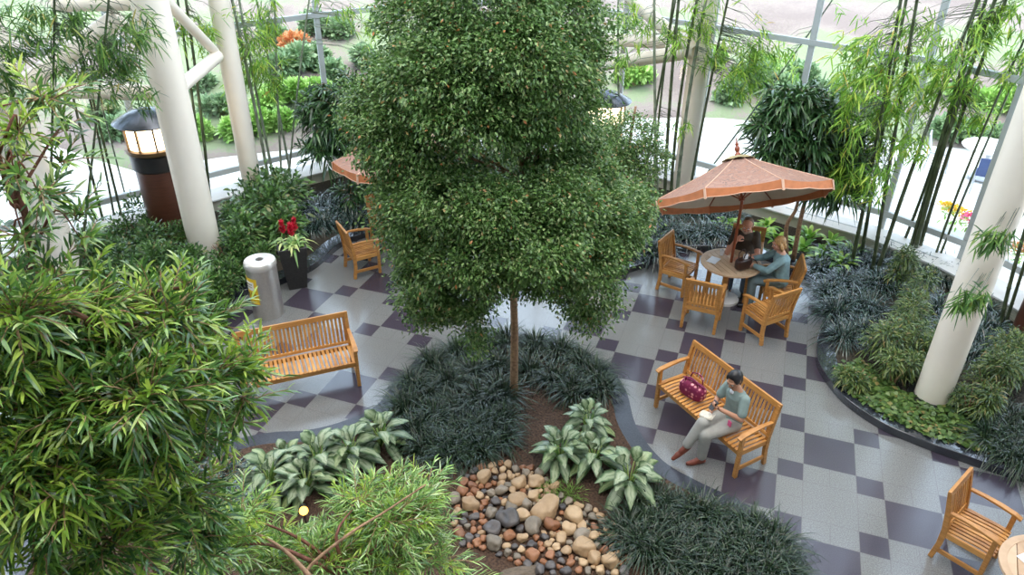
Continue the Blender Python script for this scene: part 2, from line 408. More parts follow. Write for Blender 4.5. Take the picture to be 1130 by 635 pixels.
# ------------------------------------------------------------------ mesh helpers
class MB:
    """Collects shapes into one mesh."""

    def __init__(s):
        s.v, s.f = [], []

    def add(s, vs, fs):
        o = len(s.v)
        s.v.extend(tuple(map(float, p)) for p in vs)
        s.f.extend(tuple(i + o for i in f) for f in fs)
        return s

    def bar(s, p0, p1, w, h, up=(0, 0, 1)):
        """A rectangular bar from p0 to p1, w across, h along up."""
        p0, p1 = Vector(p0), Vector(p1)
        d = (p1 - p0).normalized()
        u = Vector(up)
        x = d.cross(u)
        if x.length < 1e-5:
            x = d.cross(Vector((1, 0, 0)))
        x.normalize()
        u = x.cross(d).normalized()
        vs = []
        for p in (p0, p1):
            for a, b in ((-1, -1), (1, -1), (1, 1), (-1, 1)):
                vs.append(p + x * a * w / 2 + u * b * h / 2)
        return s.add(vs, [(3, 2, 1, 0), (4, 5, 6, 7), (0, 1, 5, 4), (1, 2, 6, 5), (2, 3, 7, 6), (3, 0, 4, 7)])

    def path_bar(s, pts, w, h, side):
        """A rectangular section swept along pts; side is the constant across direction."""
        pts = [Vector(p) for p in pts]
        side = Vector(side).normalized()
        vs, n = [], len(pts)
        for i, p in enumerate(pts):
            d = (pts[min(i + 1, n - 1)] - pts[max(i - 1, 0)]).normalized()
            u = side.cross(d).normalized()
            ww = w[i] if isinstance(w, (list, tuple)) else w
            hh = h[i] if isinstance(h, (list, tuple)) else h
            for a, b in ((-1, -1), (1, -1), (1, 1), (-1, 1)):
                vs.append(p + side * a * ww / 2 + u * b * hh / 2)
        fs = [(0, 1, 2, 3), (4 * n - 1, 4 * n - 2, 4 * n - 3, 4 * n - 4)]
        for i in range(n - 1):
            o = 4 * i
            for k in range(4):
                k2 = (k + 1) % 4
                fs.append((o + k2, o + k, o + 4 + k, o + 4 + k2))
        return s.add(vs, fs)

    def box(s, c, d):
        x, y, z = c
        a, b, e = d[0] / 2, d[1] / 2, d[2] / 2
        vs = [(x + i * a, y + j * b, z + k * e) for k in (-1, 1) for i, j in ((-1, -1), (1, -1), (1, 1), (-1, 1))]
        return s.add(vs, [(3, 2, 1, 0), (4, 5, 6, 7), (0, 1, 5, 4), (1, 2, 6, 5), (2, 3, 7, 6), (3, 0, 4, 7)])

    def tube(s, pts, r, n=8, cap=True):
        pts = [Vector(p) for p in pts]
        m = len(pts)
        rs = r if isinstance(r, (list, tuple, np.ndarray)) else [r] * m
        d0 = (pts[1] - pts[0]).normalized()
        x = d0.cross(Vector((0.13, 0.31, 0.94)))
        if x.length < 0.05:
            x = d0.cross(Vector((1, 0, 0)))
        x.normalize()
        vs = []
        for i, p in enumerate(pts):
            d = (pts[min(i + 1, m - 1)] - pts[max(i - 1, 0)]).normalized()
            x = (x - d * x.dot(d)).normalized()
            y = d.cross(x)
            for k in range(n):
                a = 2 * PI * k / n
                vs.append(p + (x * math.cos(a) + y * math.sin(a)) * float(rs[i]))
        fs = [(i * n + k, i * n + (k + 1) % n, (i + 1) * n + (k + 1) % n, (i + 1) * n + k) for i in range(m - 1) for k in range(n)]
        if cap:
            fs.append(tuple(reversed(range(n))))
            fs.append(tuple((m - 1) * n + k for k in range(n)))
        return s.add(vs, fs)

    def lathe(s, prof, n=32, c=(0, 0, 0), cap=True):
        m = len(prof)
        vs = [(c[0] + r * math.cos(2 * PI * k / n), c[1] + r * math.sin(2 * PI * k / n), c[2] + z) for r, z in prof for k in range(n)]
        fs = [(i * n + k, i * n + (k + 1) % n, (i + 1) * n + (k + 1) % n, (i + 1) * n + k) for i in range(m - 1) for k in range(n)]
        if cap:
            fs.append(tuple(reversed(range(n))))
            fs.append(tuple((m - 1) * n + k for k in range(n)))
        return s.add(vs, fs)

    def ball(s, c, r, nu=14, nv=9):
        """An ellipsoid; r a number or three radii, optionally (radii, rotation matrix)."""
        rot = None
        if isinstance(r, tuple) and isinstance(r[1], Matrix):
            r, rot = r
        if isinstance(r, (int, float)):
            r = (r, r, r)
        c = Vector(c)
        vs = []

        def put(x, y, z):
            q = Vector((x * r[0], y * r[1], z * r[2]))
            vs.append(c + (rot @ q if rot else q))
        put(0, 0, -1)
        for i in range(1, nv):
            a = -PI / 2 + PI * i / nv
            for k in range(nu):
                b = 2 * PI * k / nu
                put(math.cos(a) * math.cos(b), math.cos(a) * math.sin(b), math.sin(a))
        put(0, 0, 1)
        fs = []
        for k in range(nu):
            fs.append((0, 1 + (k + 1) % nu, 1 + k))
            fs.append((len(vs) - 1, 1 + (nv - 2) * nu + k, 1 + (nv - 2) * nu + (k + 1) % nu))
        for i in range(nv - 2):
            for k in range(nu):
                fs.append((1 + i * nu + k, 1 + i * nu + (k + 1) % nu, 1 + (i + 1) * nu + (k + 1) % nu, 1 + (i + 1) * nu + k))
        return s.add(vs, fs)

    def cap(s, p0, r0, p1, r1, n=12):
        """A tapered limb with ball ends."""
        s.ball(p0, r0, n, 8)
        s.ball(p1, r1, n, 8)
        return s.tube([p0, p1], [r0, r1], n)

    def prism(s, poly, z0, z1):
        n = len(poly)
        vs = [(x, y, z0) for x, y in poly] + [(x, y, z1) for x, y in poly]
        fs = [tuple(reversed(range(n))), tuple(range(n, 2 * n))] + [(i, (i + 1) % n, n + (i + 1) % n, n + i) for i in range(n)]
        return s.add(vs, fs)

    def band(s, inner, outer, z0, z1):
        """A solid band between two polylines of equal length."""
        n = len(inner)
        vs = []
        for a, b in zip(inner, outer):
            vs += [(a[0], a[1], z0), (b[0], b[1], z0), (b[0], b[1], z1), (a[0], a[1], z1)]
        fs = [(0, 1, 2, 3), (4 * n - 1, 4 * n - 2, 4 * n - 3, 4 * n - 4)]
        for i in range(n - 1):
            o = 4 * i
            for k in range(4):
                k2 = (k + 1) % 4
                fs.append((o + k2, o + k, o + 4 + k, o + 4 + k2))
        return s.add(vs, fs)

    def build(s, name, mat, parent=None, smooth=False, bevel=0.0, loc=None):
        me = bpy.data.meshes.new(name)
        me.from_pydata(s.v, [], s.f)
        me.validate()
        o = bpy.data.objects.new(name, me)
        C.objects.link(o)
        me.materials.append(mat)
        if smooth:
            me.polygons.foreach_set('use_smooth', [True] * len(me.polygons))
            if smooth == 'auto':
                me.set_sharp_from_angle(angle=0.7)
        if parent is not None:
            o.parent = parent
        if loc is not None:
            o.location = loc
        if bevel:
            b = o.modifiers.new('bevel', 'BEVEL')
            b.width = bevel
            b.segments = 2
            b.limit_method = 'ANGLE'
        return o


def remesh(o, size, smooth=4):
    r = o.modifiers.new('remesh', 'REMESH')
    r.mode = 'VOXEL'
    r.voxel_size = size
    r.use_smooth_shade = True
    if smooth:
        s = o.modifiers.new('smooth', 'SMOOTH')
        s.iterations = smooth
        s.factor = 0.5
    return o


def tag(o, label=None, cat=None, group=None, kind=None):
    if label: o['label'] = label
    if cat: o['category'] = cat
    if group: o['group'] = group
    if kind: o['kind'] = kind
    return o


def thing(name, loc, rz=0.0, label=None, cat=None, group=None):
    o = bpy.data.objects.new(name, None)
    C.objects.link(o)
    o.empty_display_size = 0.1
    o.location = loc
    o.rotation_euler = (0, 0, rz)
    return tag(o, label, cat, group)


def copy_tree(o, parent=None):
    c = o.copy()
    C.objects.link(c)
    c.parent = parent
    for ch in list(o.children):
        copy_tree(ch, c)
    return c


ORD = 'first second third fourth fifth sixth seventh eighth ninth tenth eleventh twelfth thirteenth fourteenth fifteenth sixteenth seventeenth eighteenth nineteenth twentieth'.split()


def ordinal(i):
    if i < 20: return ORD[i]
    tens = ['twenty', 'thirty', 'forty', 'fifty', 'sixty'][(i + 1) // 10 - 2]
    u = (i + 1) % 10
    return tens + '-' + ORD[u - 1] if u else tens[:-1] + 'ieth'


def order_labels(items, text):
    """items: [(object, image x)]; gives each 'text, third from the left' in the order they are seen."""
    items = sorted(items, key=lambda t: t[1])
    n = len(items)
    for i, (o, _) in enumerate(items):
        if n == 1: o['label'] = text
        elif i == n - 1: o['label'] = text + ', rightmost'
        elif i == 0: o['label'] = text + ', leftmost'
        else: o['label'] = text + ', ' + ordinal(i) + ' from left'


# ------------------------------------------------------------------ leaves
def unit(a):
    return a / np.maximum(np.linalg.norm(a, axis=-1, keepdims=True), 1e-9)


def rand_dirs(n):
    return unit(rng.normal(size=(n, 3)))


ROWS = {
    'tiny': [(0.0, 0.15), (0.5, 1.0), (1.0, 0.05)],
    'lance': [(0.0, 0.25), (0.3, 1.0), (0.7, 0.75), (1.0, 0.04)],
    'strap': [(0.0, 0.8), (0.35, 1.0), (0.7, 0.8), (1.0, 0.08)],
    'arch': [(0.0, 0.7), (0.25, 1.0), (0.5, 1.0), (0.75, 0.8), (1.0, 0.06)],
    'broad': [(0.0, 0.08), (0.12, 0.45), (0.35, 1.0), (0.6, 0.92), (0.82, 0.5), (1.0, 0.03)],
}


def leaf_arrays(P, D, N, L, W, droop, rows, fold=0.0):
    n = len(P)
    L = np.broadcast_to(np.asarray(L, float), (n,))[:, None]
    W = np.broadcast_to(np.asarray(W, float), (n,))[:, None]
    dr = np.broadcast_to(np.asarray(droop, float), (n,))[:, None]
    S = unit(np.cross(D, N))
    N = np.cross(S, D)
    out = []
    for t, w in rows:
        c = P + D * L * t
        c = c + np.array([0, 0, -1.0]) * dr * L * t * t
        up = N * (W * w * 0.5 * fold)
        out.append(c - S * W * w * 0.5 + up)
        out.append(c + S * W * w * 0.5 + up)
    return np.stack(out, 1)          # n, 2R, 3


class Leaves:
    def __init__(s, rows):
        s.rows = ROWS[rows]
        s.parts = []

    def add(s, P, D, L, W, droop=0.0, N=None, fold=0.0):
        P = np.asarray(P, float)
        D = unit(np.asarray(D, float))
        if N is None:
            N = np.array([0, 0, 1.0]) + 0.45 * rng.normal(size=P.shape)
        bad = np.abs(np.sum(unit(N) * D, -1)) > 0.97
        N = np.where(bad[:, None], N + np.array([0.7, 0.3, 0]), N)
        s.parts.append(leaf_arrays(P, D, N, L, W, droop, s.rows, fold))
        return s

    def build(s, name, mat, parent=None, smooth=False, uv=False):
        V = np.concatenate(s.parts)
        n, k, _ = V.shape
        R = k // 2
        me = bpy.data.meshes.new(name)
        me.vertices.add(n * k)
        me.vertices.foreach_set('co', V.astype(np.float32).ravel())
        q = np.array([[2 * i, 2 * i + 1, 2 * i + 3, 2 * i + 2] for i in range(R - 1)])
        F = (np.arange(n) * k)[:, None, None] + q[None]
        F = F.reshape(-1, 4)
        me.loops.add(F.size)
        me.loops.foreach_set('vertex_index', F.ravel().astype(np.int32))
        me.polygons.add(len(F))
        me.polygons.foreach_set('loop_start', (np.arange(len(F)) * 4).astype(np.int32))
        if smooth:
            me.polygons.foreach_set('use_smooth', np.ones(len(F), bool))
        if uv:
            u = me.uv_layers.new(name='UVMap')
            tt = np.array([r[0] for r in s.rows])
            base = np.stack([np.tile([0.0, 1.0], R), np.repeat(tt, 2)], 1)
            U = np.tile(base, (n, 1))[F.ravel()]
            u.data.foreach_set('uv', U.astype(np.float32).ravel())
        me.update()
        me.materials.append(mat)
        o = bpy.data.objects.new(name, me)
        C.objects.link(o)
        if parent is not None: o.parent = parent
        return o


def blob_points(c, r, n, shell=0.55, top=0.0):
    """Points in an ellipsoid, mostly near its surface; top > 0 favours the upper side."""
    d = rand_dirs(n)
    if top:
        d[:, 2] = np.where((d[:, 2] < 0) & (rng.random(n) < top), -d[:, 2], d[:, 2])
    k = 1 - (1 - shell) * rng.random(n) ** 1.6
    k *= 1 + 0.10 * rng.normal(size=n)
    return np.asarray(c) + d * k[:, None] * np.asarray(r), d


def smooth_line(pts, n=8, closed=False):
    pts = [np.array(p, float) for p in pts]
    m = len(pts)
    out = []
    for i in range(m if closed else m - 1):
        p0 = pts[(i - 1) % m] if closed or i > 0 else 2 * pts[0] - pts[1]
        p1, p2 = pts[i], pts[(i + 1) % m]
        p3 = pts[(i + 2) % m] if closed or i + 2 < m else 2 * pts[-1] - pts[-2]
        for k in range(n):
            t = k / n
            out.append(0.5 * (2 * p1 + (p2 - p0) * t + (2 * p0 - 5 * p1 + 4 * p2 - p3) * t * t + (3 * p1 - p0 - 3 * p2 + p3) * t ** 3))
    if not closed: out.append(pts[-1])
    return out


def offset_line(pts, d):
    """Offsets an open 2-D polyline to its left by d."""
    pts = [np.array(p[:2], float) for p in pts]
    out = []
    for i, p in enumerate(pts):
        t = pts[min(i + 1, len(pts) - 1)] - pts[max(i - 1, 0)]
        t /= max(np.linalg.norm(t), 1e-9)
        out.append(p + d * np.array([-t[1], t[0]]))
    return out

# ------------------------------------------------------------------ camera, world, render look
cam_d = bpy.data.cameras.new('camera')
cam_d.sensor_width = 36
cam_d.lens = FPX / 1130 * 36
cam_d.clip_end = 500
cam = bpy.data.objects.new('camera', cam_d)
C.objects.link(cam)
_r0, _r1, _r2 = M[0], -M[1], -M[2]
cam.matrix_world = Matrix(((_r0[0], _r1[0], _r2[0], 0), (_r0[1], _r1[1], _r2[1], 0), (_r0[2], _r1[2], _r2[2], H), (0, 0, 0, 1)))
sc.camera = cam
w = bpy.data.worlds.new('sky')
sc.world = w
w.use_nodes = True
wn = w.node_tree
bg = wn.nodes['Background']
tcw = nd(wn, 'ShaderNodeTexCoord')
spw = nd(wn, 'ShaderNodeSeparateXYZ')
wn.links.new(tcw.outputs['Generated'], spw.inputs[0])
rw = ramp(wn, [(0.0, (0.92, 0.95, 1.0)), (0.15, (0.66, 0.80, 1.0)), (0.72, (0.62, 0.78, 1.0)), (0.92, (1.0, 0.97, 0.92)), (1.0, (1.0, 0.97, 0.92))])
wn.links.new(spw.outputs['Z'], rw.inputs['Fac'])
wn.links.new(rw.outputs['Color'], bg.inputs['Color'])
bg.inputs['Strength'].default_value = 4.7
sc.view_settings.view_transform = 'Standard'
sc.view_settings.look = 'None'
sc.view_settings.exposure = 0.28
sc.view_settings.gamma = 1.0
sc.view_settings.use_curve_mapping = False
sc.cycles.use_denoising = True
sc.cycles.max_bounces = 8
sc.cycles.transparent_max_bounces = 16
sc.cycles.sample_clamp_indirect = 8
sc.cycles.caustics_reflective = False
sc.cycles.caustics_refractive = False

# ------------------------------------------------------------------ setting
GLASS = [(-11.5, 8.9), (-10.0, 10.9), (-8.7, 12.4), (-7.2, 13.72), (-5.68, 15.03), (-4.15, 16.33), (-2.6, 17.35), (-1.0, 17.85), (0.7, 17.75),
         (2.4, 16.75), (3.97, 15.5), (5.51, 14.22), (7.06, 12.94), (7.95, 11.7), (8.5, 10.45), (8.85, 9.1), (9.05, 7.3)]
TOP = 10.5
BACK = -3.5
SILL_H = 0.34
CURB = smooth_line([(-6.6, 9.4), (-5.6, 10.2), (-4.85, 10.62), (-4.35, 10.85), (-3.9, 11.25), (-3.58, 11.65), (-3.42, 12.05), (-3.22, 12.6), (-2.83, 13.0), (-2.2, 13.45),
                    (-1.4, 13.55), (-0.6, 13.2), (0.1, 12.5), (0.9, 11.75), (1.73, 11.56), (2.2, 11.74), (2.76, 12.15), (3.1, 12.45), (3.65, 12.55), (4.3, 12.42), (4.85, 12.05),
                    (5.17, 11.56), (5.33, 11.0), (5.27, 10.5), (5.05, 10.05), (4.78, 9.65), (4.58, 9.2), (4.5, 8.75), (4.58, 8.1), (4.86, 7.58), (5.22, 7.25), (5.64, 6.96),
                    (6.23, 6.61), (7.2, 6.2), (8.7, 5.8)], 6)
CURB_IN = offset_line(CURB, 0.27)
CURB_H, BED_Z = 0.12, 0.09

poly_floor = [(-11.5, BACK), (9.05, BACK)] + list(reversed(GLASS))
fx = T * (math.cos(YAW) * (0 - CU) + math.sin(YAW) * (0 - CV))
fy = T * (-math.sin(YAW) * (0 - CU) + math.cos(YAW) * (0 - CV))


def to_grid(p):
    x, y = p[0] - fx, p[1] - fy
    return (x * math.cos(YAW) - y * math.sin(YAW), x * math.sin(YAW) + y * math.cos(YAW))


fl = MB().prism([to_grid(p) for p in poly_floor], -0.12, 0.0).build('floor', FLOOR_M)
fl.location = (fx, fy, 0)
fl.rotation_euler = (0, 0, -YAW)
tag(fl, 'polished granite tile floor in a grey and purple checker pattern', 'floor', kind='structure')

# flush slate border and planting bed round the fig tree
RING = smooth_line([(-5.2, 5.4), (-4.3, 6.6), (-3.75, 7.1), (-3.38, 7.3), (-3.05, 7.39), (-2.65, 7.43), (-2.21, 7.62), (-1.83, 7.95), (-1.62, 8.51), (-1.05, 9.28), (-0.06, 9.63),
                    (0.78, 9.52), (1.36, 9.0), (1.61, 8.35), (1.66, 7.58), (1.89, 6.95), (2.27, 6.58), (2.82, 6.18), (3.12, 5.75), (3.16, 5.1), (2.9, 4.2)], 6)
RING_IN = offset_line(RING, -0.24)
b = MB().band(RING_IN, RING, -0.05, 0.006).build('floor_border', granite_slate)
tag(b, 'flush dark slate border around the fig tree bed', 'border', kind='structure')
b = MB().prism([tuple(p[:2]) for p in RING_IN] + [(1.5, 2.2), (-5.4, 2.2)], -0.05, 0.03)
b = b.build('soil_bed', soil)
tag(b, 'brown mulch bed around the fig tree', 'planting bed', kind='structure')
# raised black curb and the outer beds
b = MB().band(CURB, CURB_IN, 0.0, CURB_H).build('planter_curb', granite_black, bevel=0.008)
tag(b, 'low black granite curb curving around the window beds', 'curb', kind='structure')
LEDGE = offset_line(GLASS, -0.55)
b = MB().prism([tuple(p) for p in CURB_IN] + [(8.6, 7.3)] + [tuple(p) for p in reversed(LEDGE)][1:] + [(-10.5, 8.0)], 0.0, BED_Z).build('soil_bed', dark_soil)
tag(b, 'dark soil beds between the curb and the windows', 'planting bed', kind='structure')

# window ledge with its pale top
b = MB().band(LEDGE, GLASS, 0.0, SILL_H - 0.03).build('trim_1', sill_mat)
tag(b, 'beige ledge wall under the windows', 'ledge', kind='structure')
t_ = MB().band(offset_line(GLASS, -0.60), offset_line(GLASS, 0.1), SILL_H - 0.03, SILL_H).build('ledge_top', ledge_mat, parent=b)
for i in range(9, 13):                        # long heater slots in the ledge top
    p, q = np.array(GLASS[i]), np.array(GLASS[i + 1])
    d = (q - p) / np.linalg.norm(q - p)
    n_ = np.array([d[1], -d[0]])
    c0, c1 = p + n_ * 0.30 + d * 0.25, q + n_ * 0.30 - d * 0.25
    MB().bar((*c0, SILL_H + 0.002), (*c1, SILL_H + 0.002), 0.035, 0.006).build('heater_slot', frame_grey, parent=b)

# glazing: one window per bay, each with its frame and pane
for i in range(len(GLASS) - 1):
    p, q = np.array(GLASS[i]), np.array(GLASS[i + 1])
    m = MB()
    m.bar((*p, SILL_H), (*p, TOP), 0.06, 0.11, up=(*(q - p), 0))
    for z, h in ((0.65, 0.11), (3.5, 0.10), (6.35, 0.10), (9.2, 0.10)):
        m.bar((*p, z), (*q, z), 0.10, h)
    o = m.build('window_%d' % (i + 1), frame_grey)
    tag(o, 'tall glazed bay of the curved window wall', 'window', 'bays of the window wall', 'structure')
    me = MB().bar((*p, (SILL_H + TOP) / 2), (*q, (SILL_H + TOP) / 2), 0.012, TOP - SILL_H)
    me.build('pane', GLASS_M, parent=o)

# the building around: ceiling with a skylight, back and side walls
def slab(name, c, d, mat=plaster):
    return tag(MB().box(c, d).build(name, mat), kind='structure')


m = MB()
m.box((-9.75, 7.2, TOP + 0.2), (6.0, 22, 0.4)); m.box((9.25, 7.2, TOP + 0.2), (5.0, 22, 0.4))
m.box((0.0, 16.6, TOP + 0.2), (13.5, 3.2, 0.4)); m.box((0.0, -1.2, TOP + 0.2), (13.5, 5.2, 0.4))
for x in (-3.4, 0, 3.4):
    m.box((x, 8.2, TOP + 0.2), (0.25, 13.6, 0.4))
for y in (4.5, 8.0, 11.5):
    m.box((0, y, TOP + 0.2), (13.5, 0.2, 0.35))
m = m.build('ceiling', plaster)
tag(m, kind='structure')
slab('wall_back', (-1.2, BACK - 0.1, TOP / 2), (20.6, 0.2, TOP))
slab('wall_left', (-11.6, (BACK + 8.9) / 2, TOP / 2), (0.2, 8.9 - BACK, TOP))
slab('wall_right', (9.15, (BACK + 7.3) / 2, TOP / 2), (0.2, 7.3 - BACK, TOP))

# columns
def column(px, py, dx, dy, dia, label, ring=False, top=TOP):
    b_ = gnd(px, py, BED_Z)
    o = MB().lathe([(dia / 2, 0), (dia / 2, top - BED_Z)], 40).build('column', cream, smooth='auto', loc=b_)
    tag(o, label, 'column', kind='structure')
    if ring:
        MB().lathe([(dia / 2 + 0.004, 0.06), (dia / 2 + 0.075, 0.055), (dia / 2 + 0.085, 0.0)], 40, cap=False).build('base_ring', black_metal, parent=o, smooth='auto')
        MB().box((dia / 2 + 0.03, 0.06, 0.55), (0.07, 0.13, 0.24)).build('outlet_box', steel, parent=o, bevel=0.008)
    return b_


colA = column(231, 292, 0, 0, 0.54, 'thick cream column beside the lit lantern')
colB = column(283, 228, 0, 0, 0.38, 'slim cream column against the left window ledge')
colC = column(752, 212, 0, 0, 0.42, 'cream column behind the bamboo above the open umbrella')
colD = column(1027, 440, 0, 0, 0.44, 'cream column in the right planting bed', True)
colE = column(76, 322, 0, 0, 0.62, 'cream column behind the fern pine at the left edge')


def beam(a, Ya, b_, Yb, r, label):
    o = MB().tube([at(*a, Ya), at(*b_, Yb)], r, 20).build('beam', cream, smooth='auto')
    tag(o, label, 'beam', kind='structure')


beam((178, 103), 11.9, (-60, 96), 11.6, 0.125, 'level white tube brace joining the left columns')
beam((22, 97), 11.6, (132, 18), 12.0, 0.14, 'slanting white tube brace at the top left')
beam((60, 5), 11.8, (172, 3), 11.9, 0.11, 'level white tube brace at the top left')
beam((198, 97), 12.0, (240, 62), 13.6, 0.11, 'slanting white tube brace right of the thick column')
beam((237, 57), 13.6, (180, -2), 12.0, 0.085, 'thin white tube brace above the thick column')
beam((640, 74), 15.6, (764, 57), 15.0, 0.14, 'level white tube brace left of the middle column')
beam((640, 42), 16.6, (735, 47), 16.2, 0.13, 'white tube brace behind the middle bamboo')
beam((694, -4), 15.6, (762, 56), 15.0, 0.13, 'slanting white tube brace left of the middle column')

# ------------------------------------------------------------------ outdoors
BND = [gnd(*p)[:2] for p in ((-120, 175), (40, 152), (142, 190), (240, 172), (352, 161), (560, 140), (790, 128), (900, 140), (1010, 158), (1130, 168), (1300, 185))]
_ang = np.array([math.atan2(p[0], p[1] - 5.0) for p in BND])
_rad = np.array([math.hypot(p[0], p[1] - 5.0) for p in BND])


def hill_h(x, y):
    a = math.atan2(x, y - 5.0)
    s_ = math.hypot(x, y - 5.0) - float(np.interp(a, _ang, _rad))
    return 0.0 if s_ <= 0 else 0.17 * s_ + 0.12 * math.sin(x * 0.8 + 1.3 * y * 0.5) * min(1, s_ / 2)


def on_hill(px, py):
    r = ray(px, py)
    t = 8.0
    while t < 120:
        x, y, z = t * r[0], t * r[1], H + t * r[2]
        if z <= hill_h(x, y): break
        t += 0.05
    return np.array([x, y, hill_h(x, y)])


g = MB().box((0, 25, -0.10), (120, 90, 0.1)).build('ground', paving)
tag(g, 'pale paving outside the windows', 'paving', kind='structure')
A_ = np.linspace(-1.25, 1.25, 60)
S_ = np.concatenate([[-0.01], np.linspace(0.15, 6, 22), np.linspace(7, 60, 24)])
vs = []
for a in A_:
    rb = float(np.interp(a, _ang, _rad))
    for s_ in S_:
        x, y = (rb + s_) * math.sin(a), 5 + (rb + s_) * math.cos(a)
        vs.append((x, y, hill_h(x, y) - (0.05 if s_ <= 0 else 0)))
n_ = len(S_)
fs = [(i * n_ + j, i * n_ + j + 1, (i + 1) * n_ + j + 1, (i + 1) * n_ + j) for i in range(len(A_) - 1) for j in range(n_ - 1)]
o = MB().add(vs, fs).build('hill', HILL_M, smooth=True)
tag(o, 'sloping mulch and grass garden outside the windows', 'garden slope', kind='structure')


def leafy(name, base, r, n, leafL, leafW, mat, label, cat, group=None, rows='tiny', stem=True, lift=0.75, stem_mat=None, droop=0.1, shell=0.3):
    """A leafy shrub standing at base: foliage and short branching stems."""
    base = np.asarray(base, float)
    t = thing(name, base, rng.random() * 6, label, cat, group)
    c = np.array([0, 0, r[2] * lift])
    L = Leaves(rows)
    k = max(3, n // 260)
    cs = np.array([c]) if k < 4 else blob_points(c, np.array(r) * 0.62, k, 0.6)[0]
    for q in cs:
        m_ = n // len(cs)
        P, D = blob_points(q, np.array(r) * (1.0 if len(cs) == 1 else 0.52), m_, shell, 0.5)
        P[:, 2] = np.maximum(P[:, 2], 0.02)
        D = D + 0.7 * rand_dirs(m_) + np.array([0, 0, 0.25])
        L.add(P, D, leafL * rng.uniform(0.7, 1.2, m_), leafW * rng.uniform(0.8, 1.2, m_), droop)
    L.build('foliage', mat, t)
    if stem:
        s = MB()
        for i in range(5):
            a = rng.random() * 6.28
            e = np.array([math.cos(a) * r[0] * 0.5, math.sin(a) * r[1] * 0.5, r[2] * (lift + 0.3)])
            s.tube([(0, 0, -0.02), e * np.array([0.4, 0.4, 0.5]), e], [0.018, 0.013, 0.006], 5)
        s.build('stem', stem_mat or bark, t)
    return t


out_items = {}


def garden_shrub(px, py, rpx, kind):
    p = on_hill(px, py)
    dist = (M @ (p - np.array([0, 0, H])))[2]
    r = rpx / FPX * dist
    mat, txt = {'g': (L_out, 'grey-green garden shrub on the slope outside'), 'l': (L_outl, 'light green garden plant on the slope outside'), 'o': (L_outo, 'orange-leaved garden shrub on the slope outside')}[kind]
    t = leafy('garden_shrub', p, (r, r, r * 0.75), int(420 + 40 * rpx), 0.22, 0.12, mat, txt, 'shrub', 'shrubs on the garden slope', lift=0.5)
    out_items.setdefault(txt, []).append((t, px))


for a in ((320, 80, 26, 'g'), (350, 75, 20, 'g'), (372, 92, 20, 'g'), (305, 45, 16, 'g'), (345, 38, 18, 'g'), (375, 40, 14, 'g'), (326, 55, 13, 'o'), (350, 108, 16, 'l'), (325, 112, 18, 'l'),
          (300, 120, 20, 'l'), (285, 142, 15, 'l'), (312, 140, 12, 'l'), (262, 150, 14, 'l'), (240, 125, 18, 'g'), (222, 148, 16, 'l'), (130, 150, 14, 'g'), (112, 130, 16, 'g'), (220, 95, 18, 'g'),
          (405, 75, 18, 'g'), (830, 95, 24, 'g'), (860, 105, 20, 'g'), (800, 110, 20, 'g'), (880, 90, 20, 'g'), (915, 112, 18, 'g'), (845, 75, 18, 'l'), (955, 120, 16, 'g'),
          (1075, 155, 18, 'g'), (1100, 160, 16, 'g'), (1125, 158, 18, 'g'), (1045, 150, 15, 'g'), (1110, 120, 24, 'l'), (1070, 112, 20, 'l'), (780, 70, 18, 'l'), (700, 95, 18, 'l')):
    garden_shrub(*a)
for txt, it in out_items.items(): order_labels(it, txt)

# outdoor cafe table, curved bench, flowers beyond the right glass
p = gnd(1083, 196)
t = thing('outdoor_table', p, 0, 'round white outdoor table beyond the right windows', 'table')
MB().lathe([(0.0, 0.72), (0.60, 0.72), (0.62, 0.745), (0.60, 0.77), (0.0, 0.77)], 36, cap=False).build('tabletop', white_paint, t, smooth='auto')
MB().lathe([(0.30, 0), (0.30, 0.03), (0.07, 0.06), (0.06, 0.72)], 20).build('pedestal', outdoor_grey, t, smooth='auto')
for i, a in enumerate((2.6, 0.2, 4.2)):
    q = p + np.array([0.98 * math.cos(a), 0.98 * math.sin(a), 0])
    ch = thing('outdoor_chair', q, a - PI / 2, ['pale outdoor chair left of the white outdoor table', 'pale outdoor chair right of the white outdoor table', 'navy seated outdoor chair in front of the white outdoor table'][i], 'chair')
    mt = blue_cloth if i == 2 else outdoor_grey
    MB().path_bar([(0, -0.22, 0.45), (0, 0.0, 0.43), (0, 0.22, 0.44)], 0.44, 0.03, (1, 0, 0)).build('seat', mt, ch)
    MB().path_bar([(0, 0.22, 0.46), (0, 0.27, 0.65), (0, 0.31, 0.86)], 0.44, 0.025, (1, 0, 0)).build('backrest', mt, ch)
    for sx in (-1, 1):
        for sy in (-1, 1):
            MB().tube([(sx * 0.20, sy * 0.20, 0.43), (sx * 0.22, sy * 0.24, 0)], 0.014, 8).build('leg', outdoor_grey, ch)
fl_items = []
for px, py, col in ((1045, 283, 'p'), (1058, 279, 'p'), (1030, 275, 'w'), (1100, 320, 'o'), (1110, 326, 'o'), (1018, 268, 'w')):
    p = gnd(px, py)
    i_ = int(np.argmin([np.hypot(*(np.array(q) - p[:2])) for q in GLASS]))
    p = p + np.array([0.9, 1.0, 0.0])
    t = thing('flowering_plant', p, 0, None, 'plant', 'flowers outside the right windows')
    L = Leaves('lance'); n = 60
    P, D = blob_points((0, 0, 0.18), (0.18, 0.18, 0.16), n, 0.3, 0.6); P[:, 2] = np.maximum(P[:, 2], 0.01)
    L.add(P, D + 0.3 * rand_dirs(n), 0.10, 0.04, 0.2).build('foliage', L_outl, t)
    L = Leaves('tiny'); n = 120
    P, D = blob_points((0, 0, 0.30), (0.19, 0.19, 0.09), n, 0.4, 0.9)
    L.add(P, D + 0.5 * rand_dirs(n), 0.06, 0.05)
    L.build('petals', {'p': pink, 'w': yellow, 'o': L_outo}[col], t)
    fl_items.append((t, px))
